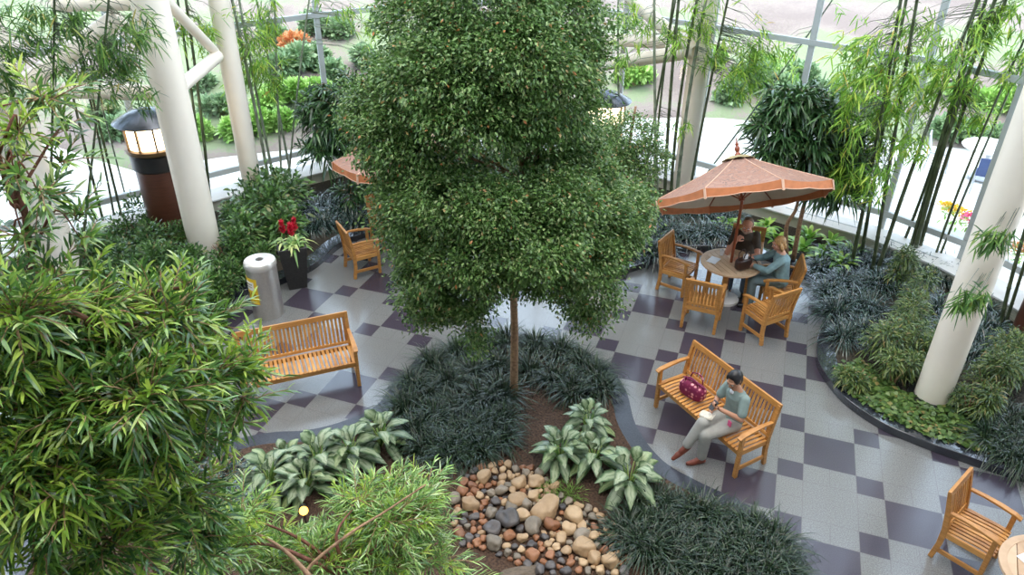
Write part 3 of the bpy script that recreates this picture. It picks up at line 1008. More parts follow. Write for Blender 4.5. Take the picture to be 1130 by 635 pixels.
order_labels(fl_items, 'bright flowering plant outside the right windows')

# ------------------------------------------------------------------ teak furniture
def rz_of(d):
    return math.atan2(d[0], -d[1])


def seat_parts(root, w, n_back, n_seat, depth=0.48):
    """Parts of a teak armchair or bench; front is -y, w is the width over the legs."""
    hw, hd = w / 2 - 0.0225, depth / 2 - 0.0225
    for sx in (-1, 1):
        MB().bar((sx * hw, -hd, 0), (sx * hw, -hd, 0.635), 0.048, 0.048, up=(0, 1, 0)).build('leg', teak, root, bevel=0.005)
        MB().path_bar([(sx * hw, hd + 0.03, 0), (sx * hw, hd, 0.22), (sx * hw, hd, 0.43), (sx * hw, hd + 0.035, 0.66), (sx * hw, hd + 0.085, 0.90)], 0.046, [0.05, 0.055, 0.06, 0.052, 0.042], (1, 0, 0)).build('leg', teak, root, bevel=0.005)
    s = MB()
    s.bar((-hw, -hd, 0.385), (hw, -hd, 0.385), 0.03, 0.075)
    s.bar((-hw, hd, 0.375), (hw, hd, 0.375), 0.03, 0.07)
    for sx in (-1, 1):
        s.bar((sx * hw, -hd, 0.385), (sx * hw, hd, 0.375), 0.03, 0.07)
    if w > 1:
        s.bar((0, -hd, 0.375), (0, hd, 0.37), 0.03, 0.05)
    pitch = (2 * hw - 0.02) / n_seat
    for i in range(n_seat):
        x = -hw + 0.01 + pitch * (i + 0.5)
        s.path_bar([(x, -hd - 0.04, 0.425), (x, -hd * 0.5, 0.432), (x, hd * 0.3, 0.422), (x, hd - 0.01, 0.412)], pitch * 0.66, 0.018, (1, 0, 0))
    s.build('seat', teak, root, bevel=0.003)
    b_ = MB()
    b_.bar((-hw - 0.023, hd + 0.083, 0.885), (hw + 0.023, hd + 0.083, 0.885), 0.034, 0.075, up=(0, 0.2, 1))
    b_.bar((-hw, hd + 0.004, 0.465), (hw, hd + 0.004, 0.465), 0.03, 0.045, up=(0, 0.12, 1))
    pitch = (2 * hw - 0.03) / n_back
    for i in range(n_back):
        x = -hw + 0.015 + pitch * (i + 0.5)
        b_.path_bar([(x, hd + 0.004, 0.46), (x, hd + 0.038, 0.68), (x, hd + 0.083, 0.87)], pitch * 0.60, 0.014, (1, 0, 0))
    b_.build('backrest', teak, root, bevel=0.003)
    for sx in (-1, 1):
        MB().path_bar([(sx * hw, hd + 0.05, 0.665), (sx * hw, hd * 0.4, 0.675), (sx * hw, -hd * 0.3, 0.668), (sx * hw, -hd, 0.648), (sx * hw, -hd - 0.065, 0.622)], [0.045, 0.052, 0.062, 0.068, 0.060], 0.028, (1, 0, 0)).build('armrest', teak, root, bevel=0.006)
        MB().bar((sx * hw, -hd, 0.13), (sx * hw, hd + 0.02, 0.13), 0.026, 0.05).build('stretcher', teak, root, bevel=0.003)


chair0 = thing('armchair', (0, 0, 0), 0, '', 'chair', 'teak armchairs around the cafe tables')
seat_parts(chair0, 0.56, 9, 9)
used = []


def place_chair(x, y, d, label):
    o = chair0 if not used else copy_tree(chair0)
    used.append(o)
    o.location = (x, y, 0)
    o.rotation_euler = (0, 0, rz_of(d))
    o['label'] = label
    return o


TX, TY = 3.60, 10.80
place_chair(2.86, 11.20, (0.82, -0.57), 'empty teak armchair left of the umbrella table, facing right')
place_chair(3.04, 10.08, (0.40, 0.92), 'empty teak armchair in front of the umbrella table with its back to us')
place_chair(3.96, 9.80, (-0.46, 0.89), 'empty teak armchair in front of the seated woman, back turned to lower right')
place_chair(4.36, 10.55, (-0.95, 0.22), 'teak armchair in which the blonde woman sits')
place_chair(4.04, 11.50, (-0.35, -0.94), 'teak armchair in which the man in the brown tee sits')
place_chair(4.93, 5.50, (0.66, -0.75), 'teak armchair at the lower right corner beside the white paper')
place_chair(-2.68, 11.73, (0.86, 0.51), 'teak armchair left of the fig tree, side on, facing right')
place_chair(-2.36, 12.82, (0.62, -0.78), 'teak armchair against the left curb, half hidden by the fig tree')

bench = thing('bench', (0, 0, 0), 0, 'teak garden bench with the woman in grey scrubs on it', 'bench', 'teak slatted benches')
seat_parts(bench, 1.55, 27, 25, 0.50)
f0, f1 = np.array([1.985, 7.96]), np.array([2.725, 6.67])
bd = (f1 - f0) / np.linalg.norm(f1 - f0)
bf = np.array([bd[1], -bd[0]])            # towards the front
BC = (f0 + f1) / 2 - bf * 0.23
bench.location = (*BC, 0)
bench.rotation_euler = (0, 0, rz_of(bf))
bench2 = copy_tree(bench)
bench2['label'] = 'empty teak garden bench at the left, partly behind the fern pine'
r0, r1 = np.array([-3.74, 8.24]), np.array([-2.30, 8.82])
bd2 = (r1 - r0) / np.linalg.norm(r1 - r0)
bf2 = np.array([bd2[1], -bd2[0]])
bench2.location = (*((r0 + r1) / 2 + bf2 * 0.24), 0)
bench2.rotation_euler = (0, 0, rz_of(bf2))

table0 = thing('cafe_table', (TX, TY, 0), 0.35, 'round slatted teak table under the open umbrella, two people at it', 'table', 'round teak cafe tables')
R_ = 0.49
m = MB()
n_sl = 9
for i in range(n_sl):
    x0 = -R_ + 0.07 + (2 * R_ - 0.14) / n_sl * i
    x1 = x0 + (2 * R_ - 0.14) / n_sl - 0.008
    ri = R_ - 0.065
    a0, a1 = math.sqrt(max(0.01, ri * ri - x0 * x0)), math.sqrt(max(0.01, ri * ri - x1 * x1))
    m.add([(x0, -a0, .70), (x1, -a1, .70), (x1, a1, .70), (x0, a0, .70), (x0, -a0, .722), (x1, -a1, .722), (x1, a1, .722), (x0, a0, .722)],
          [(3, 2, 1, 0), (4, 5, 6, 7), (0, 1, 5, 4), (1, 2, 6, 5), (2, 3, 7, 6), (3, 0, 4, 7)])
ang = np.linspace(0, 2 * PI, 49)
m.band([((R_ - 0.075) * math.cos(a), (R_ - 0.075) * math.sin(a)) for a in ang], [(R_ * math.cos(a), R_ * math.sin(a)) for a in ang], 0.695, 0.726)
m.build('tabletop', teak_top, table0, bevel=0.003)
m = MB()
for a in (0.785, 2.356, 3.927, 5.498):
    c_, s_ = math.cos(a), math.sin(a)
    MB().bar((0.33 * c_, 0.33 * s_, 0), (0.31 * c_, 0.31 * s_, 0.70), 0.075, 0.075, up=(-s_, c_, 0)).build('leg', teak, table0, bevel=0.005)
    a2 = a + PI / 2
    m.bar((0.31 * c_, 0.31 * s_, 0.65), (0.31 * math.cos(a2), 0.31 * math.sin(a2), 0.65), 0.025, 0.07)
m.build('apron', teak, table0)
table1 = copy_tree(table0); table1.location = (-1.72, 12.22, 0); table1.rotation_euler.z = 0.6
table1['label'] = 'round teak table hidden behind the hanging fig foliage at the left'
table2 = copy_tree(table0); table2.location = (5.17, 4.69, 0); table2.rotation_euler.z = -0.5
table2['label'] = 'round teak table with a white paper at the lower right corner'


def umbrella(x, y, rz, label, tilt=0.0, taz=0.0, rad=1.36, zt=2.50, ze=1.93):
    """tilt leans the canopy towards the compass direction taz about a joint in the pole."""
    u = thing('patio_umbrella', (x, y, 0), 0, label, 'umbrella', 'terracotta patio umbrellas')
    zj = 1.80
    ax = Vector((-math.sin(taz), math.cos(taz), 0))
    TM = Matrix.Translation((0, 0, zj)) @ Matrix.Rotation(tilt, 4, ax) @ Matrix.Rotation(rz, 4, 'Z') @ Matrix.Translation((0, 0, -zj))

    def top(mb, name, mat, parent=None, smooth=False):
        o_ = mb.build(name, mat, parent or u, smooth)
        if parent is None: o_.matrix_local = TM
        return o_
    MB().lathe([(0.0, 0.0), (0.23, 0.0), (0.23, 0.045), (0.20, 0.06), (0.05, 0.075), (0.035, 0.20), (0.0, 0.20)], 32, cap=False).build('base', ledge_mat, u, smooth='auto')
    MB().tube([(0, 0, 0.07), (0, 0, zj + 0.01)], 0.024, 12).build('pole', red_wood, u, smooth='auto')
    top(MB().tube([(0, 0, zj - 0.01), (0, 0, zt + 0.04)], 0.021, 12), 'upper_pole', red_wood, smooth='auto')
    top(MB().lathe([(0.0, zt + 0.03), (0.045, zt + 0.03), (0.045, zt + 0.06), (0.024, zt + 0.09), (0.042, zt + 0.13), (0.042, zt + 0.16), (0.020, zt + 0.19), (0.030, zt + 0.22), (0.012, zt + 0.25), (0.006, zt + 0.32), (0, zt + 0.325)], 14, cap=False), 'finial', red_wood, smooth='auto')
    n = 8
    va = [2 * PI * k / n for k in range(n)]

    def surf(k, s, t, inset=0.0, dz=0.0):
        a0, a1 = va[k], va[k] + 2 * PI / n
        r = (0.16 + (rad - 0.16) * t) - inset
        p = np.array([math.cos(a0), math.sin(a0)]) * (1 - s) + np.array([math.cos(a1), math.sin(a1)]) * s
        z = zt - 0.02 - (zt - ze - 0.02) * (t ** 0.93) - 0.035 * 4 * s * (1 - s) * t + dz
        return (*(p * r), z)
    tp, und, val = MB(), MB(), MB()
    ns, ntt = 6, 6
    for k in range(n):
        for mb, inset, dz, flip in ((tp, 0, 0, False), (und, 0.006, -0.014, True)):
            vs = [surf(k, s / ns, t / ntt, inset, dz) for t in range(ntt + 1) for s in range(ns + 1)]
            fs = []
            for t in range(ntt):
                for s in range(ns):
                    q = (t * (ns + 1) + s, t * (ns + 1) + s + 1, (t + 1) * (ns + 1) + s + 1, (t + 1) * (ns + 1) + s)
                    fs.append(q if flip else tuple(reversed(q)))
            mb.add(vs, fs)
        nv = 24                                   # valance with a scalloped lower edge
        vs = []
        for s in range(nv + 1):
            q = np.array(surf(k, s / nv, 1.0))
            d = 0.135 - 0.05 * abs(math.sin(PI * s / nv)) ** 0.6 + 0.018 * abs(math.sin(2 * PI * s / nv))
            o_ = 1.006
            vs += [(q[0] * o_, q[1] * o_, q[2] + 0.004), (q[0] * (o_ + 0.004), q[1] * (o_ + 0.004), q[2] - d), (q[0] * (o_ - 0.006), q[1] * (o_ - 0.006), q[2] - d), (q[0] * (o_ - 0.008), q[1] * (o_ - 0.008), q[2] + 0.0)]
        fs = []
        for s in range(nv):
            for c_ in range(4):
                c2 = (c_ + 1) % 4
                fs.append((4 * s + c_, 4 * s + c2, 4 * s + 4 + c2, 4 * s + 4 + c_))
        val.add(vs, fs)
    cn = top(tp, 'canopy', CANOPY_M, smooth='auto')
    top(und, 'lining', beige_canvas, cn, smooth='auto')
    top(val, 'valance', valance_m, cn)
    hem = MB()
    for k in range(n):
        hem.tube([surf(k, 0, t / 6, 0, 0.004) for t in range(7)], 0.008, 5)
        hem.tube([np.array(surf(k, s / 24, 1.0)) * np.array([1.012, 1.012, 1]) - [0, 0, 0.135 - 0.05 * abs(math.sin(PI * s / 24)) ** 0.6 + 0.018 * abs(math.sin(2 * PI * s / 24))] for s in range(25)], 0.007, 5)
    top(hem, 'seam', seam_m, cn)
    for k in range(n):
        q = np.array(surf(k, 0, 1.0)) * np.array([1.015, 1.015, 1])
        top(MB().bar(q + [0, 0, 0.0], q - [0, 0, 0.155], 0.035, 0.012, up=(q[0], q[1], 0)), 'tie', seam_m, cn)
    vent = MB()
    for k in range(n):
        a0, a1 = va[k], va[k] + 2 * PI / n
        pts = [(0.02 * math.cos(a0), 0.02 * math.sin(a0), zt + 0.045), (0.02 * math.cos(a1), 0.02 * math.sin(a1), zt + 0.045)]
        for rr, zz in ((0.15, zt + 0.015), (0.255, zt - 0.035)):
            pts += [(rr * math.cos(a0), rr * math.sin(a0), zz), (rr * math.cos((a0 + a1) / 2), rr * math.sin((a0 + a1) / 2), zz + 0.012), (rr * math.cos(a1), rr * math.sin(a1), zz)]
        vent.add(pts, [(0, 2, 3, 1), (1, 3, 4), (2, 5, 6, 3), (3, 6, 7, 4)])
    top(vent, 'vent_cap', vent_m)
    for k in range(n):
        a = va[k]
        q = (math.cos(a), math.sin(a))
        top(MB().tube([(q[0] * .03, q[1] * .03, zt - 0.05)] + [(np.array(surf(k, 0, t, 0, -0.026))) for t in (0.3, 0.6, 0.97)], 0.011, 6), 'rib', red_wood)
    st = MB()
    for a in va:
        st.tube([(0.03 * math.cos(a), 0.03 * math.sin(a), zj + 0.05), (0.60 * math.cos(a), 0.60 * math.sin(a), ze + 0.27)], 0.008, 6)
    st.lathe([(0.0, zj + 0.02), (0.045, zj + 0.02), (0.045, zj + 0.10), (0.0, zj + 0.10)], 12, cap=False)
    top(st, 'strut', red_wood)
    return u


valance_m = plain('terracotta_valance', (0.48, 0.165, 0.062), rough=0.8, noise=0.12, scale=10)
seam_m = plain('pale_seam', (0.66, 0.42, 0.30), rough=0.8)
vent_m = plain('olive_vent_canvas', (0.34, 0.27, 0.14), rough=0.85, noise=0.15)
umbrella(TX, TY, math.radians(8), 'open terracotta umbrella over the occupied table', math.radians(32), math.radians(100))
umbrella(-1.72, 12.22, math.radians(12), 'open terracotta umbrella half hidden behind the fig tree', math.radians(8), math.radians(95))

# ------------------------------------------------------------------ litter bin, planter, lanterns
t = thing('litter_bin', (-3.955, 10.25, 0), -0.45, 'brushed metal litter bin with a yellow sticker', 'bin')
MB().lathe([(0.0, 0.0), (0.235, 0.0), (0.24, 0.02), (0.24, 0.90), (0.232, 0.905), (0.0, 0.905)], 48, cap=False).build('body', steel, t, smooth='auto')
MB().lathe([(0.245, 0.885), (0.252, 0.90), (0.250, 0.955), (0.235, 0.985), (0.19, 1.0), (0.062, 1.0), (0.058, 0.985), (0.058, 0.93)], 48, cap=False).build('lid', lid_metal, t, smooth='auto')
MB().lathe([(0.0, 0.94), (0.062, 0.94), (0.062, 0.992), (0.054, 0.998)], 24, cap=False).build('opening', black_plastic, t, smooth='auto')


def patch(a0, a1, z0, z1, r, n=10):
    vs = []
    for i in range(n + 1):
        a = a0 + (a1 - a0) * i / n
        for rr in (r, r + 0.003):
            vs += [(rr * math.cos(a), rr * math.sin(a), z0), (rr * math.cos(a), rr * math.sin(a), z1)]
    fs = []
    for i in range(n):
        o_ = 4 * i
        fs += [(o_ + 2, o_ + 6, o_ + 7, o_ + 3), (o_ + 3, o_ + 7, o_ + 5, o_ + 1), (o_ + 0, o_ + 4, o_ + 6, o_ + 2)]
    fs += [(0, 2, 3, 1), (4 * n + 1, 4 * n + 3, 4 * n + 2, 4 * n)]
    return vs, fs


A0 = -PI / 2 - 0.62 + 0.45
sk = MB().add(*patch(A0 - 0.60, A0 + 0.52, 0.30, 0.76, 0.2405)).build('sticker', yellow, t)
MB().add(*patch(A0 - 0.42, A0 + 0.30, 0.55, 0.70, 0.2425)).build('sticker_panel', sticker_white, sk)
m = MB()
for i, (a, z, s_) in enumerate(((-0.36, 0.44, 0.16), (-0.05, 0.45, 0.20), (0.22, 0.44, 0.12))):
    m.add(*patch(A0 + a, A0 + a + s_, z, z + 0.055, 0.2425, 4))
for i in range(5):
    m.add(*patch(A0 - 0.34 + 0.11 * i, A0 - 0.27 + 0.11 * i, 0.645, 0.665, 0.2460, 2))
    m.add(*patch(A0 - 0.34 + 0.11 * i, A0 - 0.28 + 0.11 * i, 0.60, 0.615, 0.2460, 2))
m.build('sticker_print', sticker_brown, sk)

t = thing('bromeliad_planter', (-3.72, 11.16, 0), 0.35, 'tall tapered charcoal planter with crimson bromeliads', 'planter')
m = MB()
hb, ht = 0.15, 0.235
m.add([(-hb, -hb, 0), (hb, -hb, 0), (hb, hb, 0), (-hb, hb, 0), (-ht, -ht, 0.80), (ht, -ht, 0.80), (ht, ht, 0.80), (-ht, ht, 0.80), (-ht + .03, -ht + .03, 0.80), (ht - .03, -ht + .03, 0.80), (ht - .03, ht - .03, 0.80), (-ht + .03, ht - .03, 0.80),
       (-ht + .05, -ht + .05, 0.74), (ht - .05, -ht + .05, 0.74), (ht - .05, ht - .05, 0.74), (-ht + .05, ht - .05, 0.74)],
      [(3, 2, 1, 0), (0, 1, 5, 4), (1, 2, 6, 5), (2, 3, 7, 6), (3, 0, 4, 7), (4, 5, 9, 8), (5, 6, 10, 9), (6, 7, 11, 10), (7, 4, 8, 11), (8, 9, 13, 12), (9, 10, 14, 13), (10, 11, 15, 14), (11, 8, 12, 15), (12, 13, 14, 15)])
m.build('pot', pot_mat, t, bevel=0.006)
for k, (x, y) in enumerate(((-0.10, 0.06), (0.10, 0.08), (0.02, -0.09))):
    L = Leaves('arch'); n = 22
    a = rng.random(n) * 2 * PI; el = rng.uniform(0.35, 1.2, n)
    D = np.stack([np.cos(a) * np.cos(el), np.sin(a) * np.cos(el), np.sin(el)], 1)
    P = np.array([x, y, 0.76]) + D * 0.02
    N = np.array([0, 0, 1.0]) - D * 0.5
    br = L.add(P, D, rng.uniform(0.30, 0.46, n), 0.042, 0.75, N=N, fold=0.3).build('bromeliad_leaves', L_brom, t)
    L = Leaves('lance'); n = 34
    zt_ = np.linspace(0.02, 0.24, n)
    a = np.arange(n) * 2.4
    D = np.stack([np.cos(a), np.sin(a), np.full(n, 1.3)], 1)
    P = np.stack([np.full(n, x), np.full(n, y), 0.96 + zt_], 1)
    L.add(P, D, 0.115 - 0.2 * zt_ * 0.9, 0.035, 0.1).build('flower_bract', red_petal, br)


def lantern(x, y, label, rz=0.2, z0=BED_Z, s=1.0):
    t = thing('lantern_post', (x, y, z0), rz, label, 'lantern', 'round lantern posts by the windows')
    t.scale = (s, s, s)
    MB().lathe([(0.0, 0), (0.37, 0), (0.37, 1.42), (0.0, 1.42)], 40, cap=False).build('post', dark_wood, t, smooth='auto')
    MB().lathe([(0.38, 1.40), (0.40, 1.42), (0.40, 1.66), (0.42, 1.68), (0.0, 1.69)], 40, cap=False).build('band', black_metal, t, smooth='auto')
    m = MB().lathe([(0.43, 1.69), (0.44, 1.71), (0.44, 1.76), (0.40, 1.77), (0.0, 1.77)], 40, cap=False)
    m.build('trim_ring', brass_m, t, smooth='auto')
    MB().lathe([(0.0, 1.775), (0.385, 1.775), (0.385, 2.17), (0.0, 2.17)], 40, cap=False).build('light_panel', LANTERN_M, t, smooth='auto')
    for k in range(10):
        a = 2 * PI * k / 10
        MB().bar((0.40 * math.cos(a), 0.40 * math.sin(a), 1.76), (0.40 * math.cos(a), 0.40 * math.sin(a), 2.19), 0.026, 0.035, up=(math.cos(a), math.sin(a), 0)).build('bar', brass_m, t)
    MB().lathe([(0.40, 2.165), (0.52, 2.15), (0.53, 2.165), (0.47, 2.20), (0.28, 2.30), (0.06, 2.36), (0.0, 2.37)], 40, cap=False).build('cap', dark_cap, t, smooth='auto')


brass_m = plain('dark_bronze', (0.16, 0.10, 0.05), rough=0.4, metal=0.5, noise=0.2)
p = gnd(197, 268, BED_Z); lantern(p[0], p[1], 'lit round lantern on a dark post behind the left column', s=1.1)
p = gnd(667, 121, 2.06); lantern(p[0], p[1], 'lit round lantern behind the right side of the fig tree', 0.5)
p = gnd(1142, 372, BED_Z); lantern(p[0] + 0.05, p[1], 'dark lantern post at the right edge beyond the column', 0.0)

# ------------------------------------------------------------------ small things
def soft_box(m, c, d, n=6, pw=0.35):
    """A pillow-like rounded box."""
    vs = []
    k = 2 * n + 1
    for i in range(-n, n + 1):
        for j in range(-n, n + 1):
            pass
    u = np.linspace(-PI / 2, PI / 2, 13)
    v = np.linspace(-PI, PI, 25)[:-1]
    sg = lambda x: math.copysign(abs(x) ** pw, x)
    vs = [(c[0] + d[0] / 2 * sg(math.cos(a)) * sg(math.cos(b)), c[1] + d[1] / 2 * sg(math.cos(a)) * sg(math.sin(b)), c[2] + d[2] / 2 * sg(math.sin(a))) for a in u for b in v]
    fs = [(i * 24 + q, i * 24 + (q + 1) % 24, (i + 1) * 24 + (q + 1) % 24, (i + 1) * 24 + q) for i in range(12) for q in range(24)]
    return m.add(vs, fs)


def bench_pt(s, f, z):
    """A point on the occupied bench: s metres along it from its middle, f towards the front."""
    q = BC + bd * s + bf * f
    return (q[0], q[1], z)


t = thing('quilted_bag', bench_pt(-0.30, 0.06, 0.437), rz_of(bf) + 0.2, 'magenta patterned quilted bag on the bench beside the woman', 'bag')
m = soft_box(MB(), (0, 0, 0.115), (0.38, 0.18, 0.23), pw=0.62)
m.build('bag_body', QUILT_M, t, smooth=True)
for y in (-0.05, 0.05):
    MB().tube([(-0.10, y, 0.23), (-0.08, y * 1.3, 0.31), (0.0, y * 1.5, 0.34), (0.08, y * 1.3, 0.31), (0.10, y, 0.23)], 0.010, 8).build('strap', QUILT_M, t, smooth=True)
MB().path_bar([(-0.165, 0, 0.232), (0, 0, 0.252), (0.165, 0, 0.232)], 0.02, 0.012, (0, 1, 0)).build('zip_edge', plain('plum_trim', (0.16, 0.008, 0.06), rough=0.6), t)

t = thing('handbag', (TX + 0.13, TY - 0.22, 0.727), 0.5, 'dark brown leather handbag with raised handles on the umbrella table', 'bag')
soft_box(MB(), (0, 0, 0.10), (0.30, 0.14, 0.20), pw=0.45).build('bag_body', leather, t, smooth=True)
for y in (-0.05, 0.05):
    MB().tube([(-0.08, y, 0.17), (-0.07, y * 1.2, 0.27), (-0.02, y, 0.33), (0.03, y, 0.32), (0.07, y * 1.2, 0.26), (0.08, y, 0.17)], 0.009, 8).build('handle', leather, t, smooth=True)
MB().tube([(0.13, 0.0, 0.17), (0.24, -0.03, 0.10), (0.27, -0.08, 0.012), (0.20, -0.15, 0.010)], 0.006, 6).build('strap', leather, t, smooth=True)
MB().box((0.0, -0.02, 0.23), (0.07, 0.05, 0.09)).build('tissue', paper, t, bevel=0.01)

t = thing('paper_sheet', (TX - 0.28, TY + 0.05, 0.7275), 0.9, 'white paper napkin left of the umbrella pole on the table', 'napkin')
m = MB()
m.path_bar([(-0.11, 0, 0.002), (-0.03, 0, 0.006), (0.05, 0, 0.004), (0.11, 0, 0.010)], 0.16, 0.002, (0, 1, 0)).build('sheet', paper, t)
t = thing('drinking_cup', (TX - 0.10, TY + 0.24, 0.727), 0, 'small white cup by the man on the table', 'cup')
MB().lathe([(0.0, 0.0), (0.028, 0.0), (0.038, 0.10), (0.035, 0.10), (0.026, 0.006), (0.0, 0.006)], 20, cap=False).build('cup_body', paper, t, smooth='auto')
t = thing('paper_sheet', (5.12, 4.78, 0.7275), 0.35, 'white paper sheet on the table at the lower right corner', 'paper')
MB().path_bar([(-0.16, 0, 0.002), (0.0, 0, 0.003), (0.16, 0, 0.006)], 0.40, 0.003, (0, 1, 0)).build('sheet', paper, t)

# ------------------------------------------------------------------ plants
def m_per_px(p):
    return (M @ (np.asarray(p) - np.array([0, 0, H])))[2] / FPX


def blob(px, py, Y, rx, rz, ry=None):
    c = at(px, py, Y)
    k = m_per_px(c)
    return c, np.array([rx * k, (ry if ry else (rx + rz) / 2) * k, rz * k])


def tree_branches(root, base, joints, tips, r0, mat, name='branch'):
    """A trunk along joints and a limb to each tip."""
    base = np.asarray(base)
    pts = smooth_line([np.asarray(j) - base for j in joints], 6)
    n = len(pts)
    MB().tube(pts, [r0 * (1.15 if i == 0 else 1) * (1 - 0.65 * i / n) for i in range(n)], 12).build('trunk', mat, root, smooth=True)
    m = MB()
    for tip in tips:
        tip = np.asarray(tip) - base
        d = [np.linalg.norm(np.asarray(p) - tip) + 1.3 * abs(p[2] - (tip[2] - 0.5 * np.hypot(*(p[:2] - tip[:2])))) for p in pts]
        j = pts[int(np.argmin(d))]
        mid = (j + tip) / 2 + np.array([0, 0, 0.12]) + rng.normal(size=3) * 0.05
        m.tube(smooth_line([j, mid, tip], 4), np.linspace(r0 * 0.42, r0 * 0.10, 9), 6)
    m.build(name, mat, root, smooth=True)


# --- the weeping fig in the middle
FIG = [(500, 185, 8.2, 45, 22), (455, 195, 8.0, 40, 26), (600, 160, 8.3, 40, 26), (630, 150, 8.5, 36, 30), (560, 215, 8.0, 40, 18), (442, 235, 8.0, 18, 30), (456, 290, 7.8, 14, 26), (580, 185, 8.9, 40, 18), (520, 190, 8.9, 40, 16), (408, 128, 8.4, 26, 28), (414, 165, 8.4, 16, 26), (690, 250, 8.3, 22, 34), (695, 225, 8.6, 22, 22),(475, 30, 8.5, 55, 60), (540, 15, 8.2, 85, 70), (610, 30, 8.5, 58, 60), (560, 70, 7.7, 75, 55), (500, 85, 7.7, 72, 55), (610, 105, 8.1, 52, 52), (640, 70, 8.4, 26, 40),
       (425, 125, 8.2, 45, 45), (455, 150, 7.8, 55, 45), (440, 182, 8.2, 34, 36), (520, 130, 7.4, 55, 35), (575, 130, 7.7, 45, 32), (450, 105, 8.3, 50, 50),
       (455, 235, 7.7, 40, 42), (500, 225, 7.3, 55, 40), (545, 240, 7.2, 50, 40), (610, 230, 7.5, 52, 42), (655, 240, 8.0, 40, 42), (640, 200, 8.3, 40, 36),
       (480, 285, 7.5, 42, 40), (530, 285, 7.1, 52, 34), (590, 275, 7.1, 55, 36), (640, 285, 7.6, 44, 36), (670, 270, 8.1, 26, 34),
       (478, 330, 7.5, 28, 26), (462, 320, 7.6, 18, 30), (515, 330, 7.4, 26, 20), (655, 325, 7.7, 26, 24), (648, 348, 7.7, 18, 14), (600, 312, 7.3, 32, 16), (493, 352, 7.5, 13, 12),
       (524, 352, 7.4, 9, 22), (523, 380, 7.4, 6, 18), (470, 350, 7.5, 10, 14), (545, 312, 7.3, 22, 14), (625, 325, 7.5, 14, 18)]
fb = gnd(567, 437)
fb[2] = 0.02
fig = thing('weeping_fig', fb, 0, 'tall weeping fig tree with a domed hanging crown in the middle', 'tree')
L = Leaves('tiny')
tips = []
for px, py, Y, rx, rz in FIG:
    c, r = blob(px, py, Y, rx, rz)
    tips.append(c)
    n = int(3.6 * rx * rz) + 260
    k = max(8, n // 70)
    Q, Dq = blob_points(c - fb, r, k, 0.62, 0.35)
    pick = rng.integers(0, k, n)
    P = Q[pick] + rng.normal(size=(n, 3)) * np.array([0.085, 0.085, 0.055])
    D = Dq[pick]
    D = D + 0.9 * rand_dirs(n) + np.array([0, 0, -0.15])
    L.add(P, D, rng.uniform(0.034, 0.056, n), rng.uniform(0.021, 0.031, n), 0.25, N=np.array([0, 0, 1.0]) + 0.7 * rng.normal(size=P.shape))
L.build('crown', L_fig, fig)
tree_branches(fig, fb, [fb + [0, 0, -0.05], fb + [0.0, 0, 1.0], fb + [-0.02, 0.02, 2.0], fb + [0.06, 0.0, 3.2], fb + [-0.02, 0.05, 4.4], fb + [0, 0.1, 5.6]], [q for q in tips if q[2] > 2.55], 0.058, bark)
st2 = MB().tube([(0.03, 0, 2.05), (0.14, 0.05, 2.8), (0.26, 0.1, 3.6), (0.3, 0.1, 4.4)], [0.04, 0.035, 0.03, 0.02], 8).build('limb', red_bark, fig, smooth=True)

# --- the smaller fig behind it on the right
FIG2 = [(690, 150, 12.2, 40, 26), (715, 175, 12.2, 26, 20), (662, 170, 12.0, 36, 34), (690, 195, 11.9, 32, 28), (660, 215, 11.8, 34, 30), (700, 240, 11.9, 26, 26), (715, 222, 12.3, 16, 14)]
f2 = gnd(683, 282, BED_Z)
fig2 = thing('weeping_fig', f2, 0, 'smaller darker fig tree behind the right side of the tall fig', 'tree')
L = Leaves('tiny'); tips = []
for px, py, Y, rx, rz in FIG2:
    c, r = blob(px, py, Y, rx, rz); tips.append(c)
    n = int(4.0 * rx * rz) + 200
    P, D = blob_points(c - f2, r, n, 0.5, 0.3)
    L.add(P, D + 0.9 * rand_dirs(n), rng.uniform(0.036, 0.06, n), rng.uniform(0.02, 0.03, n), 0.25)
L.build('crown', L_fig, fig2)
tree_branches(fig2, f2, [f2 + [0, 0, -0.05], f2 + [0.03, 0, 0.8], f2 + [0, 0.05, 1.8], f2 + [0.05, 0, 2.8]], tips, 0.05, bark)


# --- sprays of narrow leaves (fern pine, dark long-leaved trees)
def sprays(L, P, D, tl, nl, ll, lw, droop=0.35, stems=None, tr=0.0035):
    """Twigs from P along D, each with nl leaves set round it."""
    n = len(P)
    D = unit(D)
    tl = np.broadcast_to(tl, (n,))
    side = unit(np.cross(D, np.array([0.1, 0.2, 1.0])))
    up = np.cross(side, D)
    for i in range(nl):
        f = (i + 0.4) / nl
        a = rng.uniform(0, 2 * PI, n)
        rad = side * np.cos(a)[:, None] + up * (np.sin(a) * 0.75 + 0.25)[:, None]
        q = P + D * (tl * f)[:, None] + np.array([0, 0, -1.0]) * (0.12 * tl * f * f)[:, None]
        d = unit(D * (0.55 + 0.9 * f) + rad * 0.9)
        L.add(q, d, ll * rng.uniform(0.7, 1.15, n) * (1.0 if f < 0.8 else 0.85), lw, droop * rng.uniform(0.3, 1.2, n), N=up + 0.5 * rng.normal(size=P.shape))
    if stems is not None:
        for p, d, t in zip(P, D, tl):
            stems.tube([p, p + d * t * 0.55 - np.array([0, 0, 0.02 * t]), p + d * t - np.array([0, 0, 0.12 * t])], [tr, tr * 0.8, tr * 0.4], 4, cap=False)


